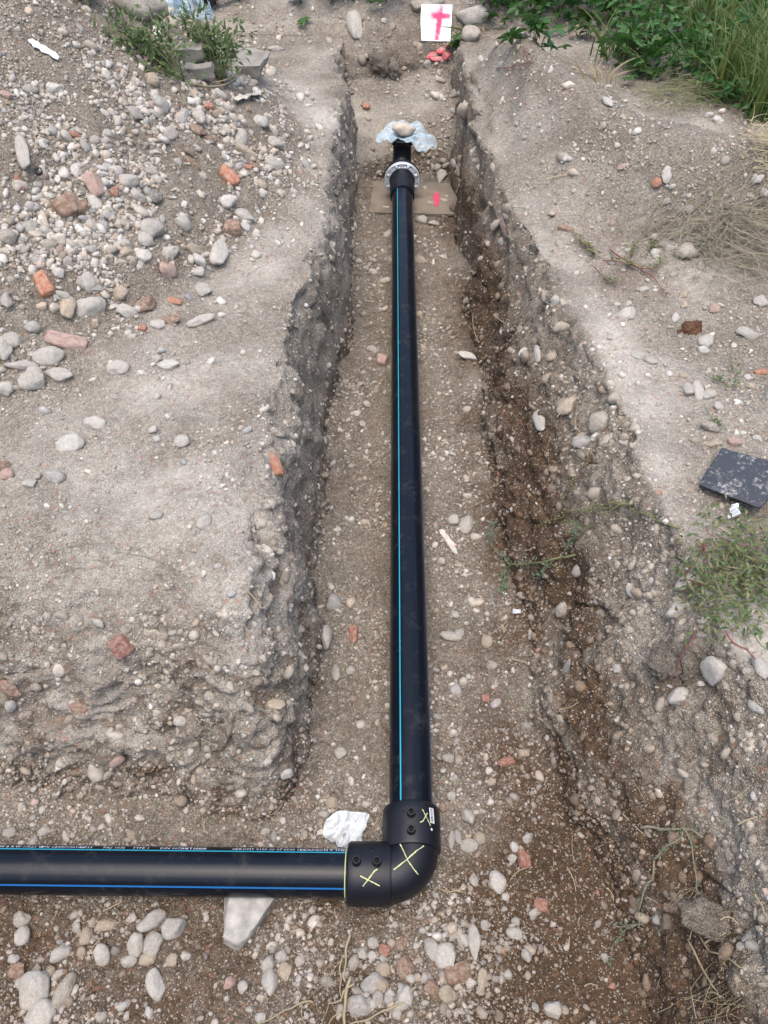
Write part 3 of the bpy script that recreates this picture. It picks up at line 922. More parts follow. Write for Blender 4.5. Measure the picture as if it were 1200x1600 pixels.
bp = [F0 + U * .02, F0 + U * .06, F0 + U * .10 + Vector((0, 0, .004)), F0 + U * .14 + Vector((0, 0, .018)), F0 + U * .168 + Vector((0, 0, .045)), F0 + U * .18 + Vector((0, 0, .08)), F0 + U * .182 + Vector((0, 0, .14)), F0 + U * .182 + Vector((0, 0, .165))]
bd.tube(bp, [.060, .060, .059, .058, .057, .057, .057, .057], 40, cap=False)
top = bp[-1]
bd.revolve(top, (0, 0, 1), [(-.03, .057), (-.02, .074), (.0, .0800), (.012, .0810), (.014, .079), (.012, .060), (-.03, .052)], 40)
bend = bd.build('upturned_bend', M['fitting'], pipeline, label='black upturned bend at the far end of the pipe'); autosmooth(bend, 35)

# plastic bag over the open bend, held down by a stone
BAGC = top + Vector((0.005, 0.01, 0.016))
def bag_sheet():
    corners = [(-.185, -.045), (-.12, .115), (.04, .135), (.235, .075), (.13, -.15), (-.01, -.075), (-.11, -.085)]
    corners = [(a * .9, b * .95) for a, b in corners]
    th = np.array([math.atan2(c[1], c[0]) for c in corners]); rr = np.array([math.hypot(*c) for c in corners])
    o = np.argsort(th); th = th[o]; rr = rr[o]
    th2 = np.concatenate([th - 2 * math.pi, th, th + 2 * math.pi]); rr2 = np.tile(rr, 3)
    V = []; NA, NRg = 96, 26
    for i in range(NRg + 1):
        for k in range(NA):
            a = 2 * math.pi * k / NA - math.pi
            R = np.interp(a, th2, rr2); r = R * i / NRg
            V.append((r * math.cos(a), r * math.sin(a), 0))
    V = np.array(V); r = np.hypot(V[:, 0], V[:, 1])
    Q = V * 1.0
    z = -.010 * np.exp(-(r / .05) ** 2) - .22 * np.clip(r - .085, 0, 1) - 1.0 * np.clip(r - .10, 0, 1) ** 2
    z += .034 * np.abs(perlin(Q, 13, 5)) * sstep(.03, .10, r) + .022 * np.abs(perlin(Q, 27, 6)) * sstep(.03, .10, r) + .008 * np.abs(perlin(Q, 60, 9))
    z -= .35 * np.clip(r - .13, 0, 1)
    ang = np.arctan2(V[:, 1], V[:, 0])
    z += .012 * np.sin(ang * 9 + 3 * perlin(Q, 9, 8)) * sstep(.06, .18, r)
    z += .03 * sstep(.06, .13, V[:, 1])
    V[:, 2] = z
    F = [(i * NA + k, i * NA + (k + 1) % NA, (i + 1) * NA + (k + 1) % NA, (i + 1) * NA + k) for i in range(NRg) for k in range(NA)]
    return V, F
m = NT('clear_plastic_film')
m.set(Base_Color=(.52, .66, .74), Roughness=0.14, Specular_IOR_Level=0.6)
tb = m.node('ShaderNodeBsdfTransparent'); tb.inputs[0].default_value = (.93, .97, 1, 1)
mx = m.node('ShaderNodeMixShader')
lw = m.node('ShaderNodeLayerWeight'); lw.inputs[0].default_value = .35
m.l(m.rng(lw.outputs['Facing'], 0, 1, .24, .85), mx.inputs[0])
m.l(tb.outputs[0], mx.inputs[1]); m.l(m.b.outputs[0], mx.inputs[2]); m.l(mx.outputs[0], m.out.inputs[0])
M['film'] = m.m
Vb_, Fb_ = bag_sheet()
bag = link('plastic_bag', mesh_py('plastic_bag', Vb_, Fb_), M['film'], label='clear pale blue plastic bag covering the upturned pipe end', cat='plastic bag')
bag.location = BAGC

# ------------------------------------------------------------------ stones, bricks and rubble
_r2 = np.random.default_rng(77)
def variant_set(prefix, n, base, baseF, planes, soft, amp):
    return [mesh_np(prefix, rock_shape(base, _r2, planes, soft, amp), baseF) for i in range(n)]
PEB = variant_set('rounded_stone', 14, ICO3, ICO3F, 5, .70, .20)
ANG = variant_set('angular_stone', 14, ICO3, ICO3F, 10, .98, .13)
ICO4, ICO4F = ico(4)
CLOD = variant_set('earth_clod', 6, ICO4, ICO4F, 6, .9, .42)
def brick_variant():
    g = np.linspace(-1, 1, 7)
    V = []; F = []
    key = {}
    def vid(p):
        q = tuple(np.round(p, 4))
        if q not in key: key[q] = len(V); V.append(p)
        return key[q]
    for ax in range(3):
        for s in (-1, 1):
            for i in range(6):
                for j in range(6):
                    c = []
                    for (a, b) in ((i, j), (i + 1, j), (i + 1, j + 1), (i, j + 1)):
                        p = [0, 0, 0]; p[ax] = s; p[(ax + 1) % 3] = g[a]; p[(ax + 2) % 3] = g[b]; c.append(vid(np.array(p, float)))
                    F.append(c if s > 0 else c[::-1])
    V = np.array(V)
    V = V / (1 + .10 * ((np.abs(V) ** 6).sum(1) - 1))[:, None]
    for i in range(3):
        n = _r2.normal(size=3); n /= np.linalg.norm(n); d = _r2.uniform(.75, 1.15)
        s = V @ n - d; V -= np.where(s > 0, s, 0)[:, None] * n
    V *= (1 + .07 * fbm(V + _r2.normal(size=3) * 9, 1.6, 3, 2))[:, None]
    return mesh_np('brick_piece', V, np.array(F))
BRK = [brick_variant() for i in range(8)]
for me in ANG + BRK:
    me.update()
TINT = dict(grey=(.45, .42, .37), light=(.57, .535, .475), white=(.70, .665, .60), tan=(.46, .37, .26), brown=(.25, .13, .075),
            red=(.36, .115, .065), pink=(.50, .31, .26), dark=(.13, .13, .13), slate=(.40, .385, .36), dusty=(.38, .335, .275), orange=(.48, .16, .075), soil=(.30, .255, .20))

def zone_of(p, px, py):
    d = math.hypot(p.x + 2.8, p.y - 4.0)
    if d < 2.5 and p.x < -.3:
        if d < 1.75: return 'high on the bare slope of the spoil heap', 'cobbles on the spoil heap'
        if p.y > 3.4: return 'in the far upper cobble band of the spoil heap', 'cobbles on the spoil heap'
        if p.x > -1.05: return 'at the right foot of the spoil heap', 'cobbles on the spoil heap'
        if d > 2.15: return 'at the left foot of the spoil heap', 'cobbles on the spoil heap'
        return 'in the middle cobble band of the spoil heap', 'cobbles on the spoil heap'
    if p.z < .15 and p.y < .62: return 'on the trench floor in front of the side pipe', 'stones in front of the side pipe'
    if p.z < .15 and p.x < .08: return 'on the trench floor left of the long pipe', 'stones left of the long pipe'
    if p.z < .2: return 'on the trench floor right of the long pipe', 'stones right of the long pipe'
    if p.x < 0 and p.y < 5.2: return 'on the bench left of the trench', 'stones on the left bench'
    if p.y > 5.2: return 'beyond the far end of the trench', 'stones beyond the trench end'
    
    if p.y > 3.0: return 'on the far bank right of the trench', 'stones on the right bank'
    if p.y > 1.6: return 'on the bank around the brown earth clod', 'stones on the right bank'
    return 'on the near bank right of the trench', 'stones on the right bank'

PLACED = []; NSTONE = 0; STONE_OBJS = []; occupied = []
WORD = dict(grey='grey', light='light grey', white='whitish', tan='tan', brown='brown', red='red', pink='pinkish', dark='dark', slate='blue-grey', dusty='dusty', orange='orange', soil='earth-coloured')
def stone(px, py, w_, h_, kind='p', tint='grey', label=None, rot=None, embed=.32, flat=.72, name=None, cat=None, group=None, at=None):
    global NSTONE
    if at is None: p, n = G(px, py)
    else: p, n = at
    k = pxm(p)
    view = (EYE - p).normalized()
    fs = max(.45, abs(n.dot(view)))
    a = w_ * k / 2; b = h_ * k / 2
    up_img = Vector((0, 1, 0))
    b = b / max(.55, fs) if h_ > w_ else b * 1.0
    c = min(a, b) * flat
    me = random.choice(CLOD if (tint == 'soil' or name == 'clod') else PEB if kind == 'p' else ANG if kind == 'a' else BRK)
    nm = name or ('stone' if kind != 'b' else 'brick_fragment')
    o = bpy.data.objects.new(nm, me); COL.objects.link(o)
    if not me.materials: me.materials.append(M['clod'] if me in CLOD else M['stone'])
    nn = (n + Vector((random.gauss(0, .12), random.gauss(0, .12), 0))).normalized()
    xax = Vector((1, 0, 0))
    yaxis = (nn.cross(xax)).normalized(); xax = yaxis.cross(nn).normalized()
    R = Matrix((xax, yaxis, nn)).transposed().to_4x4()
    q = math.radians(rot if rot is not None else random.uniform(-18, 18))
    R = R @ Matrix.Rotation(q, 4, 'Z')
    s = 1.08
    o.matrix_world = Matrix.Translation(p + nn * c * (1 - 2 * embed)) @ R @ Matrix.Diagonal((a * s, b * s, c * s, 1))
    t = np.array(TINT[tint]) * random.uniform(.9, 1.12) * (.60 if tint in ('white', 'light') else .68)
    o.color = (*t, 1)
    auto = label is None
    if label is None:
        zp, zg = zone_of(p, px, py)
        shape = {'p': 'rounded', 'a': 'angular', 'b': 'broken'}[kind]
        size = 'large' if max(w_, h_) > 34 else 'medium' if max(w_, h_) > 22 else 'small'
        nounw = 'brick piece' if kind == 'b' else 'stone'
        label = f'{size} {shape} {WORD[tint]} {nounw} {zp}'
        group = zg
    tag(o, label, cat or ('brick' if kind == 'b' else 'stone'), group)
    PLACED.append((o, px, py, max(w_, h_), auto, f'{WORD[tint]}'))
    NSTONE += 1; STONE_OBJS.append(o); occupied.append((px, py, max(w_, h_)))
    return o

S = stone
random.seed(17)
# spoil heap
S(54, 594, 44, 40, 'a', 'grey', 'blocky grey cobble at the lower left foot of the heap', 8)
S(76, 556, 44, 32, 'a', 'light', 'pale angular cobble just above the blocky grey cobble')
S(95, 588, 40, 22, 'p', 'grey', 'flat oval grey cobble right of the blocky grey cobble')
S(36, 573, 48, 20, 'p', 'light', 'long flat pale stone at the left foot of the heap')
S(9, 608, 26, 26, 'p', 'light', 'pale round stone cut by the left edge of the picture', 0)
S(20, 531, 28, 28, 'a', 'grey'); S(10, 470, 20, 24, 'a', 'grey'); S(8, 545, 24, 36, 'a', 'grey')
S(104, 534, 56, 26, 'b', 'pink', 'broken pink roof tile lying at the foot of the heap', -12, flat=.5, name='tile_fragment', cat='tile')
S(69, 446, 24, 32, 'b', 'orange', 'orange-red brick piece leaning left of the grey slab on the heap', 30)
S(140, 447, 42, 26, 'a', 'slate', 'grey slab-like stone right of the orange brick piece', -25)
S(229, 478, 32, 28, 'a', 'brown', 'squarish brown stone beside the flat brown one on the heap foot', 5)
S(267, 501, 36, 17, 'a', 'brown', 'flat dark brown stone below the squarish brown stone')
S(272, 472, 20, 10, 'b', 'orange', 'small flat orange tile chip right of the squarish brown stone')
S(223, 514, 12, 10, 'b', 'orange', 'tiny orange brick chip left of the flat dark brown stone')
S(199, 488, 30, 20, 'p', 'light'); S(247, 508, 22, 16, 'p', 'white', 'white rounded stone left of the flat dark brown stone')
S(315, 503, 46, 18, 'p', 'light', 'long pale cobble on the bench just past the heap foot')
S(318, 456, 28, 22, 'p', 'grey'); S(138, 483, 54, 34, 'p', 'grey', 'big half-buried grey cobble under the grey slab', embed=.5)
S(106, 481, 24, 34, 'p', 'tan', 'upright tan egg-shaped stone on the lower heap', 0)
S(97, 462, 26, 16, 'p', 'light'); S(138, 442, 24, 28, 'p', 'grey'); S(92, 427, 18, 17, 'p', 'white')
S(186, 578, 36, 26, 'p', 'light', 'rounded pale cobble lying out on the bench below the heap')
S(265, 573, 36, 18, 'p', 'white', 'smooth white oval stone on the left bench')
S(245, 562, 18, 14, 'p', 'light'); S(150, 664, 38, 24, 'p', 'white', 'white egg-shaped stone on the left bench', -15)
S(111, 695, 40, 30, 'p', 'white', 'larger white rounded stone below the white egg-shaped one', 12)
S(86, 747, 32, 24, 'p', 'slate', 'blue-grey stone on the left bench near the picture edge')
S(48, 758, 24, 20, 'a', 'light'); S(12, 742, 26, 18, 'p', 'pink', 'pinkish stone at the left picture edge on the bench'); S(6, 730, 20, 16, 'b', 'brown', 'brown brick corner beside the pinkish stone')
S(240, 672, 18, 12, 'p', 'white'); S(285, 690, 26, 18, 'p', 'light'); S(60, 746, 14, 12, 'p', 'light')
S(341, 401, 32, 34, 'a', 'light', 'pale blocky cobble at the right foot of the heap'); S(309, 411, 28, 24, 'a', 'white', 'white angular stone left of the pale blocky cobble')
S(267, 396, 30, 30, 'a', 'grey'); S(303, 392, 28, 17, 'p', 'tan'); S(260, 423, 30, 26, 'p', 'pink'); S(310, 427, 26, 18, 'a', 'light')
S(361, 360, 28, 24, 'b', 'brown', 'brown brick lump near the right foot of the heap'); S(383, 356, 18, 15, 'p', 'white')
S(235, 362, 42, 40, 'a', 'grey', 'big rough grey cobble in the middle of the cobble band'); S(226, 375, 26, 24, 'p', 'light')
S(356, 318, 30, 26, 'a', 'white', 'whitish angular cobble at the heap edge near the bench'); S(381, 339, 30, 22, 'a', 'light'); S(357, 277, 20, 24, 'b', 'orange', 'bright orange brick piece near the top right of the cobbles', 40)
S(385, 262, 16, 8, 'b', 'red'); S(399, 262, 20, 12, 'a', 'brown'); S(383, 238, 34, 14, 'b', 'tan', 'flat tan brick on the upper right of the cobble band'); S(309, 204, 26, 20, 'a', 'brown', 'brown angular stone high on the heap flank')
S(326, 218, 20, 10, 'b', 'brown'); S(298, 257, 26, 12, 'b', 'brown', 'flat reddish brown tile in the middle of the heap')
S(236, 127, 26, 26, 'a', 'tan', 'tan slanting brick near the heap skyline below the weed', -40); S(310, 185, 22, 24, 'p', 'light'); S(327, 168, 14, 12, 'b', 'red')
S(104, 325, 30, 34, 'b', 'brown', 'brick half standing in the grey earth of the heap', -35); S(125, 327, 22, 22, 'b', 'brown', 'broken brick leaning on the standing brick', 30)
S(38, 242, 24, 48, 'a', 'light', 'long pale stone pointing downhill on the left of the heap', 20); S(148, 288, 22, 34, 'b', 'pink', 'pale pink brick splinter among the grey cobbles', 30)
S(118, 268, 14, 18, 'p', 'white'); S(240, 310, 30, 22, 'p', 'dark', 'dark half-buried stone in the cobble band'); S(200, 284, 28, 26, 'p', 'light')
S(427, 258, 32, 24, 'a', 'light', 'pale lumpy stone out on the bench by the heap'); S(375, 218, 22, 24, 'p', 'light'); S(345, 150, 20, 14, 'p', 'light')
S(8, 150, 18, 12, 'b', 'pink', 'pink brick chip at the left edge high on the heap'); S(85, 140, 24, 20, 'a', 'white'); S(29, 285, 10, 22, 'b', 'red', 'thin red brick sliver on the left of the heap', 20)
S(180, 300, 12, 14, 'b', 'red'); S(190, 288, 10, 12, 'b', 'orange'); S(250, 165, 30, 22, 'p', 'slate', 'flat blue-grey stone on the upper heap flank'); S(210, 180, 26, 18, 'p', 'light')
# left bench and front face
S(430, 726, 16, 26, 'b', 'orange', 'small orange tile sliver near the left trench edge', 30); S(427, 745, 14, 16, 'p', 'white')
S(187, 1012, 34, 32, 'b', 'brown', 'dark red brick stuck in the front earth face', 35, embed=.66).color = (.20, .065, .045, 1)
S(155, 972, 26, 14, 'p', 'light', 'pale oval stone above the dark red brick'); S(244, 806, 22, 16, 'p', 'light'); S(318, 816, 22, 26, 'p', 'light'); S(270, 988, 18, 10, 'a', 'light'); S(338, 990, 18, 10, 'a', 'white')
S(325, 1116, 20, 16, 'p', 'light'); S(282, 1127, 22, 18, 'p', 'light'); S(185, 1186, 28, 18, 'a', 'pink'); S(16, 1102, 18, 18, 'p', 'slate'); S(125, 1108, 40, 20, 'a', 'brown', 'brown lump showing in the front earth face', embed=.5)
S(433, 1102, 34, 20, 'a', 'tan', embed=.5); S(75, 963, 12, 14, 'p', 'light'); S(15, 1075, 40, 24, 'a', 'brown', 'brown earth-stained stone at the left edge of the front face', embed=.5)
# trench floor left
S(521, 944, 24, 26, 'p', 'slate', 'blue-grey rounded stone on the floor by the left wall'); S(508, 994, 20, 24, 'p', 'light', 'pale pebble below the blue-grey stone on the floor')
S(552, 992, 14, 22, 'b', 'red', 'small red tile chip beside the long pipe', 0); S(548, 1048, 16, 14, 'p', 'grey'); S(526, 1052, 16, 22, 'p', 'grey'); S(446, 1208, 24, 18, 'p', 'white', 'white pebble on the floor near the inner corner', -20)
S(519, 1254, 20, 18, 'p', 'tan'); S(506, 1273, 18, 14, 'p', 'grey'); S(476, 1306, 14, 16, 'p', 'tan'); S(428, 1308, 11, 14, 'p', 'slate'); S(415, 1300, 16, 12, 'p', 'light'); S(532, 1178, 20, 18, 'p', 'grey')
S(598, 565, 18, 18, 'b', 'pink', 'reddish stone touching the far left side of the long pipe'); S(572, 632, 13, 12, 'p', 'grey'); S(566, 664, 12, 12, 'p', 'grey'); S(583, 408, 12, 9, 'p', 'grey'); S(572, 420, 10, 9, 'p', 'grey'); S(595, 484, 10, 6, 'p', 'white'); S(582, 548, 22, 14, 'p', 'grey'); S(16, 1302, 20, 16, 'p', 'grey'); S(70, 1300, 20, 16, 'p', 'grey')
# trench floor right
S(732, 559, 36, 17, 'a', 'white', 'flat white stone on the far floor right of the pipe'); S(709, 814, 20, 18, 'p', 'light'); S(729, 822, 22, 24, 'p', 'grey'); S(717, 884, 14, 10, 'p', 'tan')
S(704, 995, 34, 14, 'p', 'grey'); S(718, 990, 14, 14, 'p', 'slate'); S(711, 962, 14, 14, 'p', 'light'); S(762, 1003, 20, 20, 'p', 'tan'); S(711, 1080, 20, 24, 'p', 'slate', 'blue-grey oval pebble beside the middle of the pipe'); S(683, 1121, 13, 12, 'p', 'slate'); S(759, 1091, 11, 11, 'b', 'red')
S(704, 1146, 10, 11, 'p', 'slate'); S(790, 1192, 26, 12, 'b', 'red', 'red tile chip on the damp floor by the right wall', 20); S(817, 1177, 15, 13, 'b', 'tan'); S(769, 1221, 13, 12, 'p', 'tan'); S(700, 1185, 20, 14, 'p', 'slate'); S(705, 1245, 16, 16, 'p', 'light')
S(732, 1277, 20, 26, 'p', 'light', 'pale rounded pebble right of the elbow socket'); S(733, 1321, 32, 18, 'p', 'grey', 'flat grey pebble right of the elbow'); S(715, 1308, 12, 22, 'p', 'slate'); S(705, 1312, 10, 24, 'p', 'light'); S(750, 1310, 18, 18, 'p', 'tan')
S(774, 1380, 32, 32, 'p', 'white', 'smooth white oval stone right of the elbow bend', 30); S(740, 1377, 13, 18, 'p', 'light'); S(818, 1343, 17, 22, 'b', 'red', 'red brick chip right of the white oval stone'); S(801, 1342, 15, 13, 'p', 'light'); S(824, 1310, 16, 14, 'p', 'light', rot=40); S(803, 1324, 14, 14, 'p', 'white'); S(790, 1402, 12, 11, 'p', 'white')
S(845, 1417, 20, 18, 'b', 'red', 'red brick chip beside a round pale pebble'); S(833, 1427, 15, 17, 'p', 'light', 'round pale pebble touching a red brick chip'); S(804, 1459, 26, 18, 'p', 'light'); S(758, 1446, 13, 16, 'p', 'light'); S(806, 1440, 14, 12, 'p', 'light')
S(742, 1474, 21, 48, 'p', 'light', 'long upright grey-white oval stone near the bottom', 0); S(723, 1469, 18, 22, 'p', 'light'); S(678, 1485, 26, 30, 'p', 'light', 'pale slanting pebble left of the grainy concrete lump', 30)
S(697, 1494, 38, 36, 'a', 'white', 'grainy white concrete lump among the pebbles', name='concrete_lump', cat='concrete'); S(714, 1521, 38, 28, 'b', 'brown', 'flat dark red stone below the concrete lump', 15, flat=.5); S(698, 1553, 28, 26, 'a', 'tan', 'tan angular stone below the dark red stone')
S(753, 1530, 16, 30, 'p', 'tan'); S(632, 1512, 28, 30, 'p', 'brown'); S(628, 1473, 18, 24, 'a', 'brown'); S(822, 1494, 16, 18, 'p', 'light'); S(793, 1523, 14, 16, 'p', 'light'); S(864, 1578, 30, 26, 'p', 'light', 'pale stone at the bottom right of the floor'); S(836, 1575, 12, 14, 'p', 'grey')
S(580, 1536, 32, 30, 'a', 'slate', 'blue-grey angular stone among pebbles at the bottom', 40); S(561, 1571, 46, 34, 'a', 'slate', 'rough grey-white angular rock at the bottom edge', 20); S(566, 1490, 20, 18, 'a', 'light'); S(582, 1494, 15, 14, 'p', 'white', 'white squarish pebble between two darker ones'); S(599, 1515, 22, 20, 'p', 'tan'); S(552, 1504, 18, 22, 'p', 'dusty'); S(596, 1540, 18, 22, 'p', 'tan'); S(634, 1556, 24, 30, 'p', 'white'); S(627, 1572, 24, 18, 'p', 'light'); S(590, 1562, 16, 22, 'p', 'grey'); S(608, 1560, 16, 16, 'p', 'slate'); S(620, 1584, 16, 16, 'p', 'light'); S(664, 1529, 14, 16, 'p', 'light'); S(672, 1545, 30, 26, 'p', 'brown'); S(598, 1499, 13, 13, 'p', 'light'); S(582, 1473, 20, 16, 'p', 'grey'); S(600, 1485, 16, 14, 'b', 'red')
# in front of the side pipe
S(57, 1548, 46, 48, 'p', 'light', 'big rounded pale cobble at the bottom left corner', 20); S(66, 1587, 44, 40, 'p', 'light', 'big pale cobble cut by the bottom edge', 35); S(36, 1464, 26, 26, 'p', 'light', 'round whitish stone at the lower left'); S(95, 1491, 32, 22, 'p', 'light', None, 25)
S(34, 1436, 30, 26, 'a', 'grey', None, 30); S(213, 1476, 25, 34, 'p', 'light', 'left one of two upright oval stones in front of the side pipe', 0); S(241, 1475, 30, 34, 'p', 'grey', 'right one of two upright oval stones in front of the side pipe', -15); S(160, 1490, 26, 28, 'p', 'light', None, 20); S(135, 1464, 18, 26, 'p', 'tan', 'tan upright pebble in front of the side pipe', 0); S(166, 1447, 32, 20, 'p', 'tan')
S(243, 1539, 28, 44, 'a', 'white', 'white pointed stone splinter in front of the side pipe', 15); S(240, 1438, 50, 26, 'a', 'slate', 'dark grey slaty stone close to the side pipe', 25); S(272, 1451, 38, 34, 'a', 'slate', 'rough blue-grey stone right of the slaty one'); S(421, 1536, 26, 38, 'p', 'white', 'white tooth-shaped stone below the wedge block', 0); S(270, 1501, 20, 20, 'p', 'tan'); S(290, 1494, 15, 15, 'p', 'white'); S(202, 1502, 26, 22, 'p', 'light'); S(231, 1500, 26, 20, 'p', 'tan'); S(381, 1543, 18, 18, 'p', 'light'); S(28, 1515, 24, 22, 'b', 'brown', 'dark brown brick piece at the lower left'); S(78, 1520, 16, 20, 'p', 'tan'); S(22, 1499, 20, 16, 'p', 'light'); S(59, 1515, 16, 14, 'p', 'tan'); S(33, 1537, 18, 18, 'p', 'light'); S(100, 1550, 26, 50, 'p', 'dusty'); S(425, 1481, 14, 14, 'p', 'slate'); S(440, 1495, 20, 22, 'p', 'grey'); S(418, 1507, 20, 22, 'p', 'grey'); S(446, 1520, 22, 24, 'p', 'tan'); S(233, 1582, 14, 16, 'p', 'white'); S(190, 1572, 18, 14, 'a', 'white'); S(408, 1590, 18, 16, 'p', 'white'); S(358, 1536, 20, 18, 'p', 'pink')
# right bank
S(941, 661, 42, 38, 'p', 'dusty', 'large round stone bedded in the right trench edge', 0, embed=.42); S(886, 636, 40, 26, 'a', 'tan', 'blocky stone sticking out under the right trench edge', embed=.4); S(842, 655, 18, 40, 'p', 'light', 'pale upright stone stuck in the right wall', 0, embed=.45); S(916, 693, 44, 26, 'a', 'slate', 'blue-grey speckled rock below the large round stone'); S(752, 694, 1, 1) if False else None
S(977, 693, 26, 18, 'p', 'grey'); S(865, 478, 18, 20, 'p', 'white', 'white pebble on the upper right wall'); S(841, 553, 14, 18, 'p', 'light'); S(789, 355, 32, 17, 'b', 'pink', 'curved reddish tile shard on the right trench edge', 10, flat=.5, name='tile_fragment', cat='tile'); S(885, 359, 26, 10, 'b', 'brown', 'thin brown tile piece on the right bank'); S(862, 335, 12, 14, 'a', 'tan')
S(1041, 274, 15, 22, 'p', 'white', 'white upright pebble on the right bank', 0); S(1027, 286, 18, 13, 'p', 'orange', 'orange-tan pebble beside the white upright one'); S(1051, 292, 13, 8, 'p', 'white'); S(1075, 328, 18, 14, 'p', 'slate', 'blue-grey pebble on the right bank'); S(1042, 315, 14, 9, 'p', 'light'); S(972, 262, 16, 10, 'p', 'pink')
S(1074, 396, 40, 36, 'a', 'dusty', 'big dusty cobble by the dry grass on the right bank', 15, embed=.28); S(1036, 384, 16, 13, 'p', 'slate'); S(1025, 372, 18, 13, 'p', 'light'); S(1024, 397, 18, 16, 'p', 'light'); S(1078, 516, 32, 22, 'p', 'brown', 'dark brown earth clod on the right bank', name='clod', cat='clod'); S(1167, 522, 34, 20, 'a', 'light', 'pale angular stone near the right picture edge'); S(1098, 549, 18, 15, 'p', 'white', 'round white pebble below the earth clod'); S(1102, 535, 22, 22, 'p', 'light')
S(1187, 472, 26, 22, 'a', 'light', 'pale blocky stone at the right edge below the dry grass'); S(1070, 462, 18, 12, 'p', 'tan'); S(1069, 477, 11, 14, 'p', 'tan'); S(1116, 484, 14, 14, 'b', 'pink'); S(1055, 498, 12, 14, 'p', 'white'); S(980, 490, 30, 26, 'a', 'light', 'pale flat stone bedded beside the trodden strip', embed=.45); S(1108, 617, 20, 16, 'p', 'light'); S(1090, 613, 18, 20, 'p', 'light'); S(1120, 635, 18, 14, 'p', 'light'); S(1075, 610, 18, 22, 'p', 'light'); S(1168, 590, 12, 10, 'p', 'white'); S(1190, 583, 20, 10, 'b', 'orange', 'orange brick chip at the right picture edge'); S(1172, 604, 16, 12, 'p', 'tan'); S(1067, 589, 14, 14, 'p', 'tan'); S(997, 557, 22, 14, 'p', 'light'); S(1017, 566, 22, 12, 'p', 'grey')
S(1110, 670, 34, 24, 'a', 'dusty'); S(1117, 694, 30, 18, 'a', 'tan'); S(1182, 686, 14, 12, 'p', 'white'); S(1146, 692, 18, 14, 'b', 'pink')
S(1040, 1033, 40, 60, 'p', 'soil', 'left one of two upright earth-caked stones on the right bank', -20, embed=.40); S(1077, 1036, 30, 54, 'p', 'soil', 'right one of two upright earth-caked stones on the right bank', 5, embed=.40); S(1121, 1048, 52, 44, 'a', 'light', 'big pale stone right of the two earth-caked stones', 10, embed=.35); S(1061, 1090, 34, 26, 'p', 'light'); S(1188, 1045, 24, 26, 'p', 'light', 'pale stone at the right edge below the weed clump'); S(1182, 1105, 28, 20, 'p', 'white', 'whitish flat stone at the right edge under the pale stone'); S(925, 1031, 44, 34, 'p', 'soil', embed=.5); S(1060, 955, 40, 32, 'a', 'light', 'pale stone at the left edge of the weed clump'); S(985, 922, 14, 20, 'p', 'white', None, 25); S(1000, 928, 28, 20, 'p', 'tan'); S(965, 1045, 14, 13, 'p', 'white'); S(903, 892, 16, 18, 'p', 'light'); S(887, 1044, 12, 28, 'p', 'light'); S(878, 953, 20, 22, 'p', 'dusty', embed=.45); S(830, 994, 10, 22, 'p', 'light'); S(1085, 690, 14, 12, 'p', 'tan'); S(1075, 910, 40, 22, 'p', 'grey', 'grey rounded stone under the weed clump'); S(1004, 1434, 26, 16, 'p', 'tan'); S(1026, 1437, 12, 16, 'p', 'light'); S(1170, 1467, 22, 16, 'p', 'slate'); S(1176, 1478, 22, 16, 'p', 'light'); S(1158, 1480, 16, 14, 'p', 'light')
S(1115, 1440, 90, 56, 'p', 'soil', 'large lump of caked earth above the brown hollow at bottom right', -10, embed=.42, name='clod', cat='clod'); S(1050, 1418, 22, 14, 'b', 'brown')
# beside flange / trench end
S(690, 277, 15, 18, 'p', 'light', 'largest of three pebbles right of the steel flange'); S(684, 262, 12, 10, 'p', 'light', 'left one of the two small pebbles above the largest by the flange'); S(697, 258, 13, 8, 'p', 'tan', 'tan small pebble of the three by the flange'); S(659, 346, 18, 16, 'p', 'grey', None); S(678, 350, 18, 12, 'a', 'grey'); S(572, 168, 10, 10, 'b', 'orange', 'orange brick chip on the slope at the trench end'); S(690, 152, 7, 10, 'p', 'white'); S(618, 150, 8, 5, 'p', 'white')
S(668, 100, 14, 11, 'p', 'slate', 'blue-grey stone below the painted stones', 0)
S(665, 8, 60, 34, 'a', 'dusty', 'earth-coloured boulder behind the white marker board', flat=.9); S(736, 28, 48, 34, 'a', 'grey', 'grey boulder right of the marker board', flat=.9); S(735, 60, 34, 30, 'a', 'dusty', 'smaller boulder below the grey boulder', flat=.9)
S(208, 12, 110, 56, 'a', 'dusty', 'large brown boulder at the top left skyline', flat=.9); S(310, 55, 50, 30, 'a', 'tan', 'tan boulder behind the right weed at top left', flat=.9); S(592, 102, 44, 30, 'a', 'soil', 'big earth clod at the lip of the trench end', name='clod', cat='clod', flat=.9); S(615, 108, 28, 28, 'a', 'dusty', 'grey-brown clod right of the big clod at the trench end', name='clod', cat='clod', flat=.9)
S(300, 110, 20, 16, 'p', 'white'); S(312, 122, 14, 9, 'p', 'white'); S(314, 107, 12, 8, 'b', 'red'); S(341, 122, 10, 10, 'b', 'red'); S(402, 120, 20, 12, 'p', 'light'); S(426, 112, 14, 10, 'p', 'light'); S(600, 33, 10, 8, 'p', 'white'); S(432, 78, 26, 12, 'a', 'slate', 'flat blue-grey stone beyond the left bench'); S(555, 40, 24, 34, 'p', 'grey', embed=.4); S(950, 160, 12, 18, 'a', 'white'); S(1122, 190, 18, 16, 'a', 'white', 'white stone on the berm by the grass'); S(1108, 182, 14, 12, 'p', 'white'); S(1190, 180, 1, 1) if False else None
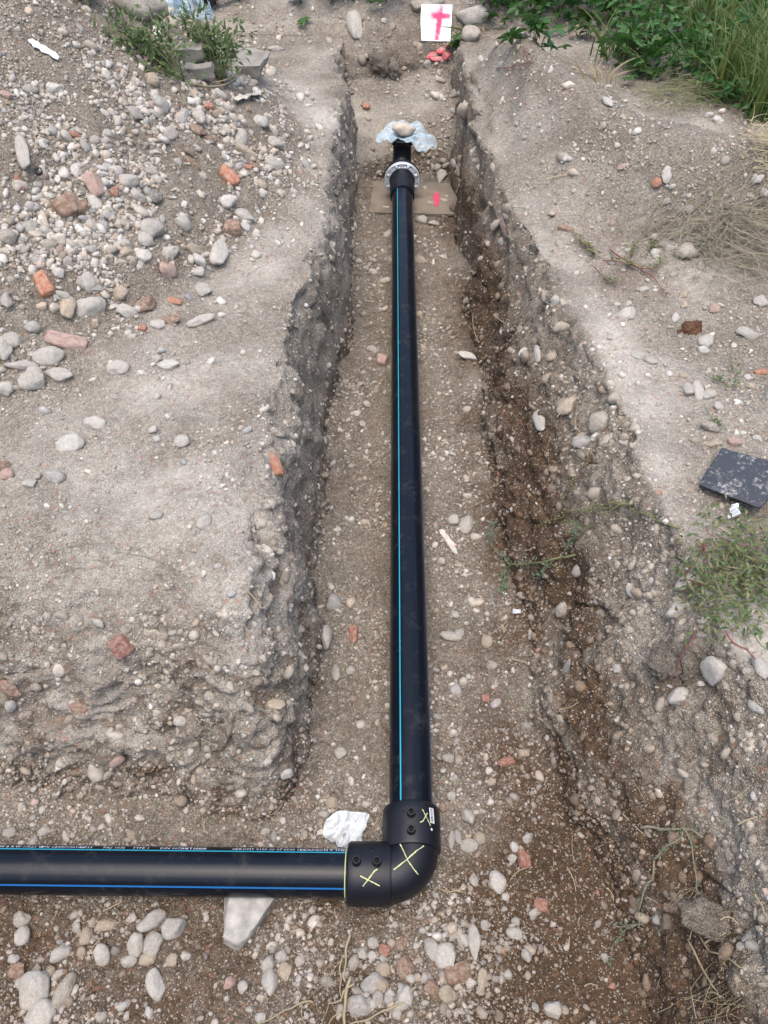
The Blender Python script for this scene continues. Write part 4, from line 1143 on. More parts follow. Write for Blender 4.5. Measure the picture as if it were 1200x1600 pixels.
# pink sprayed stones under the marker
_m = NT('pink_sprayed_stone'); _p = _m.obj(); _n = _m.noise(_p, 2.2, 5, .7)
_m.l(_m.mix(_m.rng(_n, .42, .58, 0, 1), (.30, .25, .20), (.66, .05, .09)), _m.b.inputs['Base Color']); _m.set(Roughness=.9, Specular_IOR_Level=.1); _m.l(_m.bump(_n, .6, .004), _m.b.inputs['Normal'])
M['pinkpaint'] = _m.m
for (x_, y_, w_, h_, lb) in ((690, 80, 16, 12, 'bright pink sprayed stone right under the marker board'), (675, 88, 20, 10, 'dull pink sprayed stone under the left of the marker board'), (683, 92, 22, 9, 'lowest pink sprayed stone below the marker board'), (699, 88, 14, 14, 'dark red sprayed stone under the right of the marker board'), (700, 73, 11, 7, 'orange sprayed chip at the corner of the marker board')):
    o = S(x_, y_, w_, h_, 'a', 'red', lb)
    me2 = o.data.copy(); me2.materials.clear(); me2.materials.append(M['pinkpaint']); o.data = me2
# stone that weighs down the bag
o = S(630, 212, 34, 24, 'a', 'tan', 'tan stone weighing down the plastic bag', 10, at=(BAGC + Vector((.005, .01, .02)), Vector((0, -.1, 1)).normalized()), flat=.85)
o.color = (.50, .42, .34, 1)

# more cobbles of the heap: singly, the ones that show largest
cnt = 0; tries = 0
rr_ = random.Random(5)
while cnt < 22 and tries < 6000:
    tries += 1
    x_ = rr_.uniform(0, 430); y_ = rr_.uniform(150, 625)
    p, n = G(x_, y_)
    d = math.hypot(p.x + 2.8, p.y - 4.0)
    if not (1.55 < d < 2.42): continue
    if rr_.random() > math.exp(-((d - 2.08) / .24) ** 2): continue
    s_ = rr_.uniform(17, 29)
    if any((x_ - a) ** 2 + (y_ - b) ** 2 < ((s_ + c) * .42) ** 2 for a, b, c in occupied): continue
    S(x_, y_, s_, s_ * rr_.uniform(.65, .95), rr_.choice('pppa'), rr_.choice(['grey', 'light', 'grey', 'light', 'white', 'dusty', 'slate', 'tan']), rot=rr_.uniform(-60, 60))
    cnt += 1

# stones whose plain description is shared: say what they lie beside instead
def relabel():
    from collections import Counter
    cut = {'on', 'in', 'at', 'below', 'above', 'beside', 'near', 'right', 'left', 'lying', 'stuck', 'just', 'among', 'touching', 'by', 'under', 'leaning', 'pointing', 'half',
           'sticking', 'bedded', 'showing', 'with', 'out', 'cut', 'between', 'close', 'past', 'high', 'standing', 'behind', 'weighing', 'beyond', 'around', 'one', 'over'}
    cnt_ = Counter(o['label'] for o, *_ in PLACED)
    marks = []
    for o, x, y, s_, au, t in PLACED:
        if au: continue
        ws = []
        for q in o['label'].split():
            if q in cut and len(ws) > 1: break
            ws.append(q)
        al = ' '.join(ws).rstrip(',')
        if 2 <= len(ws) <= 6 and ws[0] not in ('left', 'right', 'largest', 'lowest'): marks.append((al, x, y, s_))
    ac = Counter(m_[0] for m_ in marks)
    marks = [m_ for m_ in marks if ac[m_[0]] == 1]
    used = set(o['label'] for o, *_ in PLACED)
    for o, x, y, s_, au, t in PLACED:
        if not au or cnt_[o['label']] < 2: continue
        best = sorted(marks, key=lambda m_: (m_[1] - x) ** 2 + (m_[2] - y) ** 2)[:4]
        for al, mx_, my_, ms in best:
            dx, dy = x - mx_, y - my_
            d = math.hypot(dx, dy)
            if d > 130: continue
            near_ = 'just ' if d < 45 else ''
            r = ('right of' if dx > 0 else 'left of') if abs(dx) > abs(dy) else ('below' if dy > 0 else 'above')
            head = ' '.join(o['label'].split()[:4 if 'light grey' in o['label'] else 3])
            noun = 'brick piece' if 'brick piece' in o['label'] else 'stone'
            lb = f'{head} {noun} {near_}{r} the {al}'
            if len(lb.split()) <= 16 and lb not in used:
                used.add(lb); cnt_[o['label']] -= 1; o['label'] = lb; break
relabel()
# ------------------------------------------------------------------ boards, blocks, paper and plastic
def box_mesh(lx, ly, lz, nx, ny, nz, amp, seed, chips=0, edge=.0):
    """subdivided box with worn edges, centred, bottom at z = 0"""
    rng = np.random.default_rng(seed)
    V = []; F = []; key = {}
    dims = (nx, ny, nz); size = np.array([lx, ly, lz])
    def vid(p):
        q = tuple(np.round(p, 5))
        if q not in key: key[q] = len(V); V.append(p)
        return key[q]
    for ax in range(3):
        u, v = (ax + 1) % 3, (ax + 2) % 3
        for s in (0, 1):
            for i in range(dims[u]):
                for j in range(dims[v]):
                    c = []
                    for (a, b) in ((i, j), (i + 1, j), (i + 1, j + 1), (i, j + 1)):
                        p = [0., 0., 0.]; p[ax] = float(s); p[u] = a / dims[u]; p[v] = b / dims[v]; c.append(vid(tuple(p)))
                    F.append(c if s else c[::-1])
    V = np.array(V) - .5
    W = V * size
    for i in range(chips):
        n = rng.normal(size=3); n /= np.linalg.norm(n); ext = np.abs(n * size / 2).sum(); d = ext * rng.uniform(.72, .92)
        s = W @ n - d; W -= np.where(s > 0, s, 0)[:, None] * n
    if edge:
        k = (np.abs(V) > .499).sum(1); W *= (1 - edge * (k >= 2) / np.maximum(size.max(), .01) * 1.0)[:, None]
    W += amp * np.stack([fbm(W + 5 * i + seed, 14, 3, 5 + i) for i in range(3)], 1)
    W[:, 2] += lz / 2
    return W, F

# plywood board under the flange
def wood_material():
    m = NT('weathered_plywood'); p = m.obj()
    mp = m.node('ShaderNodeMapping'); mp.inputs['Scale'].default_value = (3, 40, 40); m.l(p, mp.inputs[0])
    g = m.noise(mp.outputs[0], 2.2, 5, .6); d = m.noise(p, 9, 5, .65)
    c = m.mix(g, (.13, .105, .076), (.19, .155, .118)); c = m.mix(m.rng(d, .38, .58, 0, .9), c, (.20, .172, .136))
    m.l(c, m.b.inputs['Base Color']); m.set(Roughness=.85, Specular_IOR_Level=.2); m.l(m.bump(g, .3, .002), m.b.inputs['Normal'])
    return m.m
M['wood'] = wood_material()
bo = thing('wooden_board', (.20, 4.72, -.042), 'weathered plywood board lying under the pipe flange with a pink stripe', 'board')
W_, F_ = box_mesh(.56, .42, .014, 24, 18, 2, .0025, 3)
pb = link('panel', mesh_py('panel', W_, F_), M['wood'], bo); autosmooth(pb, 40)
bo.rotation_euler = (0, 0, math.radians(-3)); bo.location.z = BOARD_Z
def spray_material(name, col, soft=.5):
    m = NT(name); p = m.obj()
    m.set(Base_Color=col, Roughness=.8, Specular_IOR_Level=.2)
    n = m.noise(p, 42, 5, .75)
    a = m.attr('cover').outputs['Fac']
    al = m.rng(m.math('ADD', a, m.math('MULTIPLY', m.math('SUBTRACT', n, .5), 1.5)), .12, .95, 0, .95)
    tr = m.node('ShaderNodeBsdfTransparent'); mx = m.node('ShaderNodeMixShader')
    m.l(al, mx.inputs[0]); m.l(tr.outputs[0], mx.inputs[1]); m.l(m.b.outputs[0], mx.inputs[2]); m.l(mx.outputs[0], m.out.inputs[0])
    return m.m
M['spray'] = spray_material('pink_spray_paint', (.85, .06, .16))
def spray_patch(lx, ly, nx, ny, cover):
    V = []; C = []
    for j in range(ny + 1):
        for i in range(nx + 1):
            u, v = i / nx, j / ny
            V.append(((u - .5) * lx, (v - .5) * ly, 0)); C.append(cover(u, v))
    F = [(j * (nx + 1) + i, j * (nx + 1) + i + 1, (j + 1) * (nx + 1) + i + 1, (j + 1) * (nx + 1) + i) for j in range(ny) for i in range(nx)]
    me = mesh_py('paint_mark', V, F); at = me.attributes.new('cover', 'FLOAT', 'POINT'); at.data.foreach_set('value', np.array(C, dtype=np.float32))
    return me
ptm = link('paint_mark', spray_patch(.10, .26, 12, 26, lambda u, v: (.8 * math.exp(-((u - .5) / .16) ** 2 - ((v - .5) / .36) ** 4) + .15 * math.exp(-((u - .5) / .3) ** 2 - ((v - .5) / .4) ** 2))), M['spray'], bo)
ptm.location = (.13, -.03, .0195)

# white marker slab with a sprayed T, leaning on the boulder
pm, nm_ = G(681, 67)
mk = thing('marker_board', pm + Vector((0, .03, -.004)), 'white slab sprayed with a pink T leaning on a boulder', 'marker')
M['whiteslab'] = plain('white_slab', (.60, .61, .60), .75, .3, 18, .10, .3, .002)
W_, F_ = box_mesh(.205, .215, .035, 20, 26, 4, .002, 8, 2)
sl_ = link('slab', mesh_py('slab', W_, F_), M['whiteslab'], mk); autosmooth(sl_, 45)
def tcover(u, v):
    stem = math.exp(-((u - .64 + .12 * (.8 - v)) / .085) ** 2) * (.38 if v > .80 else .95 - .25 * (v < .2))
    bar = .95 * math.exp(-((v - .70) / .075) ** 2) * math.exp(-((u - .68) / .34) ** 4)
    halo = .34 * math.exp(-((u - .52) / .24) ** 2 - ((v - .76) / .20) ** 2)
    return min(1.1, max(stem, bar, .0) + halo)
tm = link('paint_mark', spray_patch(.19, .202, 30, 36, tcover), M['spray'], mk)
for o in (sl_, tm):
    o.rotation_euler = (math.radians(58), math.radians(0), math.radians(-3))
    o.location = Vector((0, .055, .088))
nrm = Euler(sl_.rotation_euler).to_matrix() @ Vector((0, 0, 1))
tm.location = sl_.location + nrm * .0375

# crumpled tissue by the elbow
def crumple(lx, ly, seed, amp, res=44):
    V = []
    for j in range(res + 1):
        for i in range(res + 1):
            u, v = i / res - .5, j / res - .5
            V.append((u * lx, v * ly, 0))
    V = np.array(V); Q = V + seed * 3.1
    z = amp * (1.3 * np.abs(perlin(Q, 22, seed)) + .8 * np.abs(perlin(Q, 45, seed + 1)) + .35 * np.abs(perlin(Q, 90, seed + 2)))
    V[:, 0] += .42 * lx * perlin(Q, 14, seed + 4) + .05 * lx * perlin(Q, 40, seed + 8); V[:, 1] += .42 * ly * perlin(Q, 15, seed + 5) + .05 * ly * perlin(Q, 42, seed + 9)
    V[:, 2] = z
    F = [(j * (res + 1) + i, j * (res + 1) + i + 1, (j + 1) * (res + 1) + i + 1, (j + 1) * (res + 1) + i) for j in range(res) for i in range(res)]
    return V, F
M['tissue'] = leaf_material('white_tissue', (.84, .87, .88), (.84, .87, .88), .4, 1.0, 0.0)
pt_, _n = G(543, 1300)
V_, F_ = crumple(.112, .072, 12, .034, 22)
ts = link('paper_tissue', mesh_py('paper_tissue', V_, F_, True), M['tissue'], label='crumpled white paper tissue beside the elbow', cat='tissue')
ts.location = pt_ + Vector((0, .005, .003)); ts.rotation_euler = (math.radians(14), 0, math.radians(8))
autosmooth(ts, 12)

# limestone wedge under the side pipe
M['lime'] = plain('pale_limestone', (.31, .295, .265), .9, .2, 26, .4, .8, .006)
def hull_obj(name, pts, mat, loc, label, cat, rough=.003, seed=1, sub=3, **kw):
    import bmesh
    bm = bmesh.new()
    for p in pts: bm.verts.new(p)
    r = bmesh.ops.convex_hull(bm, input=bm.verts)
    bmesh.ops.delete(bm, geom=[v for v in bm.verts if not v.link_faces], context='VERTS')
    bmesh.ops.bevel(bm, geom=list(bm.edges), offset=.006, segments=2, affect='EDGES', profile=.6)
    bmesh.ops.triangulate(bm, faces=list(bm.faces))
    bmesh.ops.subdivide_edges(bm, edges=list(bm.edges), cuts=sub, use_grid_fill=True)
    bmesh.ops.recalc_face_normals(bm, faces=list(bm.faces))
    me = bpy.data.meshes.new(name); bm.to_mesh(me); bm.free()
    V = np.zeros(len(me.vertices) * 3); me.vertices.foreach_get('co', V); V = V.reshape(-1, 3)
    V += rough * np.stack([fbm(V + 3 * i + seed, 22, 3, 3 + i) for i in range(3)], 1)
    me.vertices.foreach_set('co', V.ravel()); me.polygons.foreach_set('use_smooth', np.ones(len(me.polygons), dtype=bool)); me.update()
    o = link(name, me, mat, label=label, cat=cat, **kw); o.location = loc
    autosmooth(o, 38)
    return o
pw, _n = G(390, 1440)
k_ = pxm(pw)
def wp(px, py, z):
    r = ray(px, py); t = (CAM_H - z) / -r.z; q = EYE + r * t
    return q - pw
wedge = hull_obj('stone_block', [wp(352, 1390, .02), wp(436, 1390, .02), wp(358, 1400, .062), wp(430, 1402, .060), wp(349, 1464, .050), wp(395, 1452, .052), wp(348, 1478, -.01), wp(376, 1490, -.01), wp(372, 1478, .030), wp(428, 1412, -.01), wp(350, 1400, -.01)],
                 M['lime'], pw, 'pale wedge-shaped stone block propping up the side pipe', 'stone', .004, 4)

# black slab on the right bank
def slate_material():
    m = NT('black_slab'); p = m.obj()
    n = m.noise(p, 16, 6, .7); n2 = m.noise(p, 90, 4, .7)
    d = m.rng(m.math('MULTIPLY', n, m.rng(n2, .3, .7, .6, 1.3)), .5, .72, 0, .75)
    c = m.mix(d, (.030, .034, .042), (.36, .34, .31)); m.l(c, m.b.inputs['Base Color']); m.set(Roughness=.7, Specular_IOR_Level=.4)
    m.l(m.bump(n2, .5, .002), m.b.inputs['Normal']); return m.m
M['slate'] = slate_material()
pc, ncn = G(1160, 748)
def wq(px, py, z): # relative point at height z above the slab centre
    r = ray(px, py); t = (CAM_H - pc.z - z) / -r.z; return EYE + r * t - pc
slab = hull_obj('rubber_tile', [wq(1128, 699, .050), wq(1240, 731, .052), wq(1188, 794, .046), wq(1091, 757, .040), wq(1128, 699, .022), wq(1240, 731, .022), wq(1188, 796, .018), wq(1091, 760, .012)],
                M['slate'], pc, 'black dusty rubber-like slab lying on the right bank', 'slab', .0025, 9)

# concrete slabs behind the weeds
M['conc'] = plain('old_concrete', (.21, .195, .17), .9, .2, 14, .35, .6, .006)
def slab_at(px, py, lx, ly, lz, rz, tilt, label, seed):
    p, n = G(px, py)
    W_, F_ = box_mesh(lx, ly, lz, 14, 12, 5, .008, seed, 4)
    o = link('concrete_block', mesh_py('concrete_block', W_, F_), M['conc'], label=label, cat='concrete'); autosmooth(o, 40)
    o.location = p + Vector((0, 0, -.02)); o.rotation_euler = (math.radians(tilt), 0, math.radians(rz)); return o
slab_at(382, 104, .26, .22, .07, -12, 4, 'worn concrete slab right of the right-hand weed', 5)
slab_at(292, 85, .17, .12, .06, 4, 0, 'concrete block between the two weeds', 6)
slab_at(300, 112, .20, .05, .05, 3, 10, 'low grey kerb-like concrete piece between the two weeds', 7)

# bits of plastic and litter
def litter_strip(name, pix, wd, lift, mat, label, cat, jit=.25):
    pts = []; 
    for i in range(len(pix) - 1):
        for k in range(6):
            t = k / 6
            p, n = G(pix[i][0] + (pix[i + 1][0] - pix[i][0]) * t, pix[i][1] + (pix[i + 1][1] - pix[i][1]) * t); pts.append(p + n * lift)
    sm = [pts[0]] + [(pts[i - 1] + pts[i] * 2 + pts[i + 1]) / 4 for i in range(1, len(pts) - 1)] + [pts[-1]]
    ws = [wd * (0.5 + .5 * math.sin(math.pi * min(1, (i + 1) / (len(sm)) * 1.0))) * random.uniform(1 - jit, 1 + jit) for i in range(len(sm))]
    mb = MB()
    nn = [Vector((random.uniform(-.2, .2), -.3, 1)).normalized() for _ in sm]
    mb.ribbon(sm, nn, ws); n0 = len(mb.v)
    mb.ribbon([q - Vector((0, 0, .003)) for q in sm], nn, ws)
    return mb.build(name, mat, None, label=label, cat=cat)
M['whiteplastic'] = plain('white_plastic', (.72, .76, .80), .45, .4, 30, .08)
M['blackplastic'] = plain('black_plastic', (.015, .015, .017), .35, .5)
M['bark'] = plain('bleached_wood', (.42, .39, .33), .85, .2, 40, .2, .3, .002)
litter_strip('plastic_strip', [(46, 66), (60, 75), (78, 87), (94, 96)], .030, .014, M['whiteplastic'], 'white plastic strip lying on the upper spoil heap', 'plastic')
litter_strip('curled_strip', [(362, 158), (380, 155), (396, 151), (408, 145)], .045, .02, M['bark'], 'curled pale strip lying on the bench below the concrete slab', 'strip')
litter_strip('wood_splinter', [(689, 829), (697, 842), (706, 854), (715, 868)], .024, .006, M['bark'], 'grey wood splinter on the floor right of the long pipe', 'wood')
mb = MB(); p, n = G(62, 272); mb.revolve(p + Vector((0, 0, .01)), (.2, -.5, 1), [(-.008, .014), (.008, .014), (.008, .009), (-.008, .009)], 24, closed=True)
mb.build('rubber_ring', M['blackplastic'], None, label='small black ring half buried in the spoil heap', cat='ring')
def film_scrap(px, py, lx, ly, seed, amp, mat, label, rz=0, name='plastic_sheet'):
    p, n = G(px, py); V_, F_ = crumple(lx, ly, seed, amp, 30)
    o = link(name, mesh_py(name, V_, F_), mat, label=label, cat='plastic'); o.location = p + Vector((0, 0, .01)); o.rotation_euler = (math.radians(25), 0, math.radians(rz)); return o
film_scrap(288, 30, .30, .10, 31, .10, M['film'], 'crumpled clear plastic sheet beyond the weeds at top left', -5)
film_scrap(326, 10, .18, .14, 33, .16, M['blackplastic'], 'crumpled black plastic at the top left skyline', -30, 'black_plastic')
film_scrap(1140, 804, .026, .036, 36, .03, M['tissue'], 'tiny pale blue paper scrap below the black slab', 10, 'paper_scrap')
film_scrap(807, 958, .026, .014, 37, .025, M['tissue'], 'tiny white paper scrap on the right wall foot', 10, 'paper_scrap')
film_scrap(336, 112, .05, .09, 38, .05, M['whiteplastic'], 'bluish plastic scrap under the right-hand weed', 10, 'plastic_scrap')

# ------------------------------------------------------------------ plants
rp_ = random.Random(99)
def leaf_quad(mb, base, d, n, ln, wd, fold=.25):
    d = d.normalized(); s = d.cross(n).normalized(); n = s.cross(d)
    m1 = base + d * ln * .45
    mb.add([base, m1 + s * wd / 2 + n * wd * fold, base + d * ln - n * ln * .12, m1 - s * wd / 2 + n * wd * fold, m1],
           [(0, 1, 4), (0, 4, 3), (4, 1, 2), (4, 2, 3)])
def rnd_unit(r):
    while True:
        v = Vector((r.uniform(-1, 1), r.uniform(-1, 1), r.uniform(-1, 1)))
        if .1 < v.length < 1: return v.normalized()
def bez(a, b, c, n):
    return [a * (1 - t) ** 2 + b * 2 * t * (1 - t) + c * t * t for t in [i / n for i in range(n + 1)]]

def weed(name, px, py, stems, leaf, dens, label, cat='weed', lmat='weed', smat='stalk', srad=.004, group=None, flat=False):
    p, n = G(px, py)
    root = thing(name, p, label, cat, group)
    fol = MB()
    for (dx, dy, dz, bow) in stems:
        tip = p + Vector((dx, dy, dz))
        if flat: tip.z = gz(tip.x, tip.y) + dz
        mid = (p + tip) / 2 + Vector((rp_.uniform(-.03, .03), rp_.uniform(-.03, .03), bow))
        pts = bez(p, mid, tip, 9)
        MB().tube(pts, [srad * (1 - .75 * i / 9) for i in range(10)], 6).build('stem', M[smat], root)
        nl = int(dens * (tip - p).length)
        for k in range(nl):
            t = rp_.uniform(.18, 1.0) ** .8
            i = min(8, int(t * 9)); q = pts[i].lerp(pts[i + 1], t * 9 - i)
            side = rnd_unit(rp_); off = side * rp_.uniform(0, leaf * 2.2)
            nn = (Vector((0, -.2, 1)) + rnd_unit(rp_) * .8).normalized()
            leaf_quad(fol, q + off, (side + Vector((0, 0, rp_.uniform(-.2, .5)))), nn, leaf * rp_.uniform(.6, 1.3), leaf * .42)
    fol.build('foliage', M[lmat], root, smooth=False, kind='stuff')
    return root
st1 = [(-.26 + rp_.uniform(-.16, .16), rp_.uniform(-.05, .25), rp_.uniform(.08, .24), .05) for i in range(16)]
weed('weed', 288, 128, st1 + [(-.05, .05, .2, .02), (.0, -.03, .1, .0)], .040, 120, 'bushy green weed at the top left, nearer the heap')
st2 = [(-.02 + rp_.uniform(-.18, .12), rp_.uniform(.0, .28), rp_.uniform(.10, .28), .06) for i in range(17)]
weed('weed', 348, 130, st2, .040, 120, 'bushy green weed at the top left, beside the concrete slab')
# bent bare stalk under the right weed
def stalk(name, pix, rad, lift, mat, label, cat, parent=None, taper=.5, wig=.0):
    pts = []
    for i in range(len(pix) - 1):
        m_ = 5
        for k in range(m_ + (1 if i == len(pix) - 2 else 0)):
            t = k / m_
            p, n = G(pix[i][0] + (pix[i + 1][0] - pix[i][0]) * t, pix[i][1] + (pix[i + 1][1] - pix[i][1]) * t)
            pts.append(p + n * lift)
    for it in range(3):
        pts = [pts[0]] + [(pts[i - 1] + pts[i] * 2 + pts[i + 1]) / 4 for i in range(1, len(pts) - 1)] + [pts[-1]]
    N_ = len(pts)
    mb = MB().tube(pts, [rad * (1 - (1 - taper) * i / N_) for i in range(N_)], 6)
    return mb, pts
def stalk_thing(name, paths, label, cat, mat, leaf=None, lmat=None, per=0, group=None):
    p0, _ = G(*paths[0][0][0])
    root = thing(name, p0, label, cat, group)
    fol = MB()
    for pix, rad, lift in paths:
        mb, pts = stalk(name, pix, rad * (.65 if name == 'dry_root' else .85), lift, mat, None, None)
        mb.build('stem', M[mat], root)
        if leaf:
            for k in range(per):
                q = rp_.choice(pts[len(pts) // 3:]); d = rnd_unit(rp_); d.z = abs(d.z) * .5
                leaf_quad(fol, q + rnd_unit(rp_) * leaf * .6 + Vector((0, 0, leaf * .4)), d, (Vector((0, 0, 1)) + rnd_unit(rp_) * .7).normalized(), leaf * rp_.uniform(.5, 1.3), leaf * .4)
    if leaf: fol.build('foliage', M[lmat], root, smooth=False, kind='stuff')
    return root
stalk_thing('bent_stalk', [([(300, 138), (325, 142), (350, 138), (368, 126), (374, 112)], .007, .02)], 'bent bare stalk curving under the right-hand weed', 'stalk', 'straw')
stalk_thing('cut_stem', [([(902, 868), (880, 870), (850, 877), (822, 880), (798, 882), (782, 872), (768, 858)], .0060, .022), ([(768, 858), (767, 842), (770, 822)], .003, .02), ([(872, 872), (855, 888), (842, 902)], .0032, .016), ([(790, 882), (788, 905), (784, 930)], .003, .014), ([(884, 868), (895, 850), (905, 832)], .0026, .02)],
            'cut pale green stem lying across the foot of the right wall', 'stem', 'stalk', .016, 'bluegreen', 46)
stalk_thing('cut_stem', [([(1060, 832), (1035, 815), (1005, 803), (984, 794)], .0045, .016), ([(984, 794), (950, 796), (915, 800), (880, 800)], .0022, .03), ([(984, 792), (945, 805), (910, 815), (882, 830)], .002, .034), ([(980, 790), (930, 800), (880, 806), (842, 832)], .002, .026), ([(975, 800), (930, 820), (905, 832), (880, 842)], .002, .02), ([(985, 788), (960, 786), (935, 792)], .002, .03)],
            'thin dry-green stem with fanned branches on the upper right wall', 'stem', 'stalk', .012, 'sallow', 30)
stalk_thing('seedling', [([(926, 705), (918, 722), (908, 738)], .0032, .012), ([(930, 708), (922, 726), (914, 734)], .0028, .012), ([(908, 738), (895, 760), (882, 780)], .002, .014)], 'small plant with a red stem hanging on the right wall', 'plant', 'redstem', .014, 'sallow', 24)
stalk_thing('red_stemmed_weed', [([(905, 378), (920, 395), (930, 405)], .003, .012), ([(952, 395), (968, 408), (985, 418), (1000, 425), (1020, 438), (1040, 468)], .0036, .016), ([(985, 418), (988, 400), (990, 388)], .003, .014), ([(940, 412), (960, 412), (985, 418)], .003, .014), ([(1000, 425), (1020, 425), (1034, 415)], .0028, .016), ([(930, 420), (945, 440), (960, 448)], .0024, .012)],
            'sprawling weed with dark red stems on the right bank', 'weed', 'redstem', .018, 'sallow', 40)
stalk_thing('seedling', [([(896, 366), (905, 380), (912, 392)], .0026, .012), ([(905, 380), (918, 392), (930, 402)], .002, .012)], 'small yellowish green sprig above the red-stemmed weed', 'plant', 'stalk', .02, 'sallow', 28)
stalk_thing('seedling', [([(1012, 400), (1018, 392), (1022, 386)], .0026, .012)], 'tuft of yellow-green leaves beside a white pebble', 'plant', 'stalk', .02, 'sallow', 46)
stalk_thing('seedling', [([(1140, 560), (1144, 580), (1150, 610)], .002, .014), ([(1100, 590), (1120, 600), (1150, 610)], .002, .012), ([(1100, 640), (1112, 660), (1125, 676)], .002, .012)], 'thin green grass sprig on the right bank below the pebbles', 'plant', 'stalk', .018, 'weed', 24)
stalk_thing('wilted_weed', [([(1028, 1350), (1022, 1375), (1012, 1398), (1004, 1425), (1002, 1440)], .0038, .014), ([(1002, 1440), (985, 1447), (962, 1448)], .0034, .012), ([(1000, 1445), (975, 1460), (958, 1475), (950, 1510)], .0018, .012), ([(1028, 1350), (1045, 1325), (1075, 1300)], .004, .02), ([(1010, 1295), (1050, 1292), (1100, 1300)], .005, .02), ([(1065, 1290), (1080, 1310), (1078, 1340), (1100, 1395)], .0036, .018)],
            'wilted greyish green weed lying on the lumpy bank at lower right', 'weed', 'straw_grey', .012, 'bluegreen', 22)
stalk_thing('dry_stalk', [([(1082, 1468), (1096, 1500), (1115, 1535), (1134, 1558)], .0036, .014), ([(1082, 1468), (1084, 1455), (1086, 1445)], .002, .014)], 'thick straw stalk slanting over the brown hollow', 'stalk', 'straw')
stalk_thing('dry_stalk', [([(1100, 1468), (1120, 1490), (1145, 1505), (1170, 1517)], .0030, .016), ([(1106, 1475), (1120, 1465), (1133, 1458)], .003, .018)], 'forked straw stalk right of the thick straw stalk', 'stalk', 'straw')
stalk_thing('dry_stalk', [([(1080, 1557), (1100, 1563), (1130, 1575)], .0022, .014), ([(1112, 1552), (1130, 1560)], .003, .012)], 'short straw piece near the bottom right corner', 'stalk', 'straw')
stalk_thing('dry_stalk', [([(1186, 1393), (1192, 1420), (1200, 1440)], .003, .014)], 'straw stalk at the right picture edge', 'stalk', 'straw')
stalk_thing('dry_stalk', [([(1040, 1412), (1065, 1395), (1092, 1388)], .0014, .014), ([(1045, 1420), (1065, 1400), (1095, 1390)], .0014, .014), ([(1075, 1425), (1085, 1405), (1100, 1394)], .0014, .016), ([(1070, 1432), (1080, 1410), (1094, 1392)], .0014, .014)], 'fan of thin straw below the wilted weed', 'stalk', 'straw')
stalk_thing('dry_stalk', [([(105, 855), (140, 850), (180, 849)], .0015, .006), ([(180, 863), (230, 870), (278, 890)], .0016, .006), ([(0, 900), (15, 905), (28, 920)], .0016, .006)], 'thin straw strands on the left bench edge', 'stalk', 'straw_grey')
stalk_thing('fallen_twig', [([(735, 1160), (725, 1175), (712, 1190), (702, 1200)], .0016, .008)], 'thin twig on the floor right of the pipe', 'twig', 'straw_grey')
stalk_thing('dry_root', [([(546, 1466), (543, 1490), (538, 1520), (534, 1545)], .0055, .03), ([(534, 1500), (531, 1530), (530, 1555)], .004, .02), ([(552, 1545), (535, 1560), (515, 1572)], .0046, .02), ([(545, 1530), (545, 1560), (540, 1600), (545, 1640)], .008, .02), ([(515, 1572), (508, 1590), (500, 1610)], .002, .012), ([(534, 1500), (522, 1515), (510, 1540), (505, 1556)], .0016, .012), ([(530, 1505), (515, 1508), (505, 1525)], .0013, .01), ([(528, 1520), (500, 1530), (488, 1545), (478, 1550)], .0012, .01), ([(525, 1535), (498, 1545), (475, 1570)], .0012, .01), ([(522, 1515), (512, 1500), (520, 1492)], .0012, .012), ([(543, 1575), (520, 1590), (505, 1620)], .003, .014), ([(548, 1560), (552, 1590), (570, 1620)], .003, .014)],
            'bleached dry plant root standing at the bottom centre', 'root', 'straw')
stalk_thing('dry_root', [([(490, 1567), (470, 1567), (450, 1580), (425, 1595), (400, 1603)], .0040, .014), ([(470, 1567), (474, 1590), (480, 1612)], .002, .012), ([(425, 1545), (432, 1560), (447, 1575)], .0018, .01), ([(440, 1586), (430, 1600)], .002, .01)], 'thin bleached root lying left of the standing dry root', 'root', 'straw')
stalk_thing('dry_root', [([(650, 1543), (638, 1558), (620, 1572), (600, 1583), (575, 1592), (540, 1605)], .0050, .016), ([(638, 1558), (628, 1556)], .002, .014)], 'curved bleached stick lying on the bottom pebbles', 'stick', 'straw')
stalk_thing('pink_cord', [([(820, 76), (828, 90), (830, 112)], .0035, .02), ([(780, 108), (805, 106), (835, 98)], .003, .012)], 'loop of thin pink cord near the trench end', 'cord', 'redstem')

# flattened weed clump at the right
p0, _ = G(1130, 900)
cl = thing('weed_clump', p0, 'flattened heap of wilted green weeds below the black slab', 'weed')
fol = MB(); fol2 = MB()
for k in range(26):
    a = (rp_.uniform(1065, 1230), rp_.uniform(815, 1000)); ang = rp_.gauss(.55, .8); ln = rp_.uniform(30, 95)
    b = (a[0] + ln * math.cos(ang), a[1] + ln * math.sin(ang))
    try:
        mb, pts = stalk('s', [a, ((a[0] + b[0]) / 2 + rp_.uniform(-8, 8), (a[1] + b[1]) / 2 + rp_.uniform(-8, 8)), b], rp_.uniform(.0012, .003), rp_.uniform(.02, .07), None, None, None)
    except Exception: continue
    mb.build('stem', M[rp_.choice(['stalk', 'stalk', 'straw', 'redstem'])], cl)
for k in range(1300):
    x_ = rp_.gauss(1150, 52); y_ = rp_.gauss(905, 48)
    if x_ < 1050 or y_ < 800 or y_ > 1020 or (x_ < 1085 and y_ < 850): continue
    q, n = G(x_, y_); q = q + Vector((0, 0, rp_.uniform(.005, .075)))
    d = rnd_unit(rp_); d.z *= .4
    leaf_quad(fol if rp_.random() < .55 else fol2, q, d, (Vector((0, -.2, 1)) + rnd_unit(rp_) * .7).normalized(), rp_.uniform(.010, .036), rp_.uniform(.005, .011))
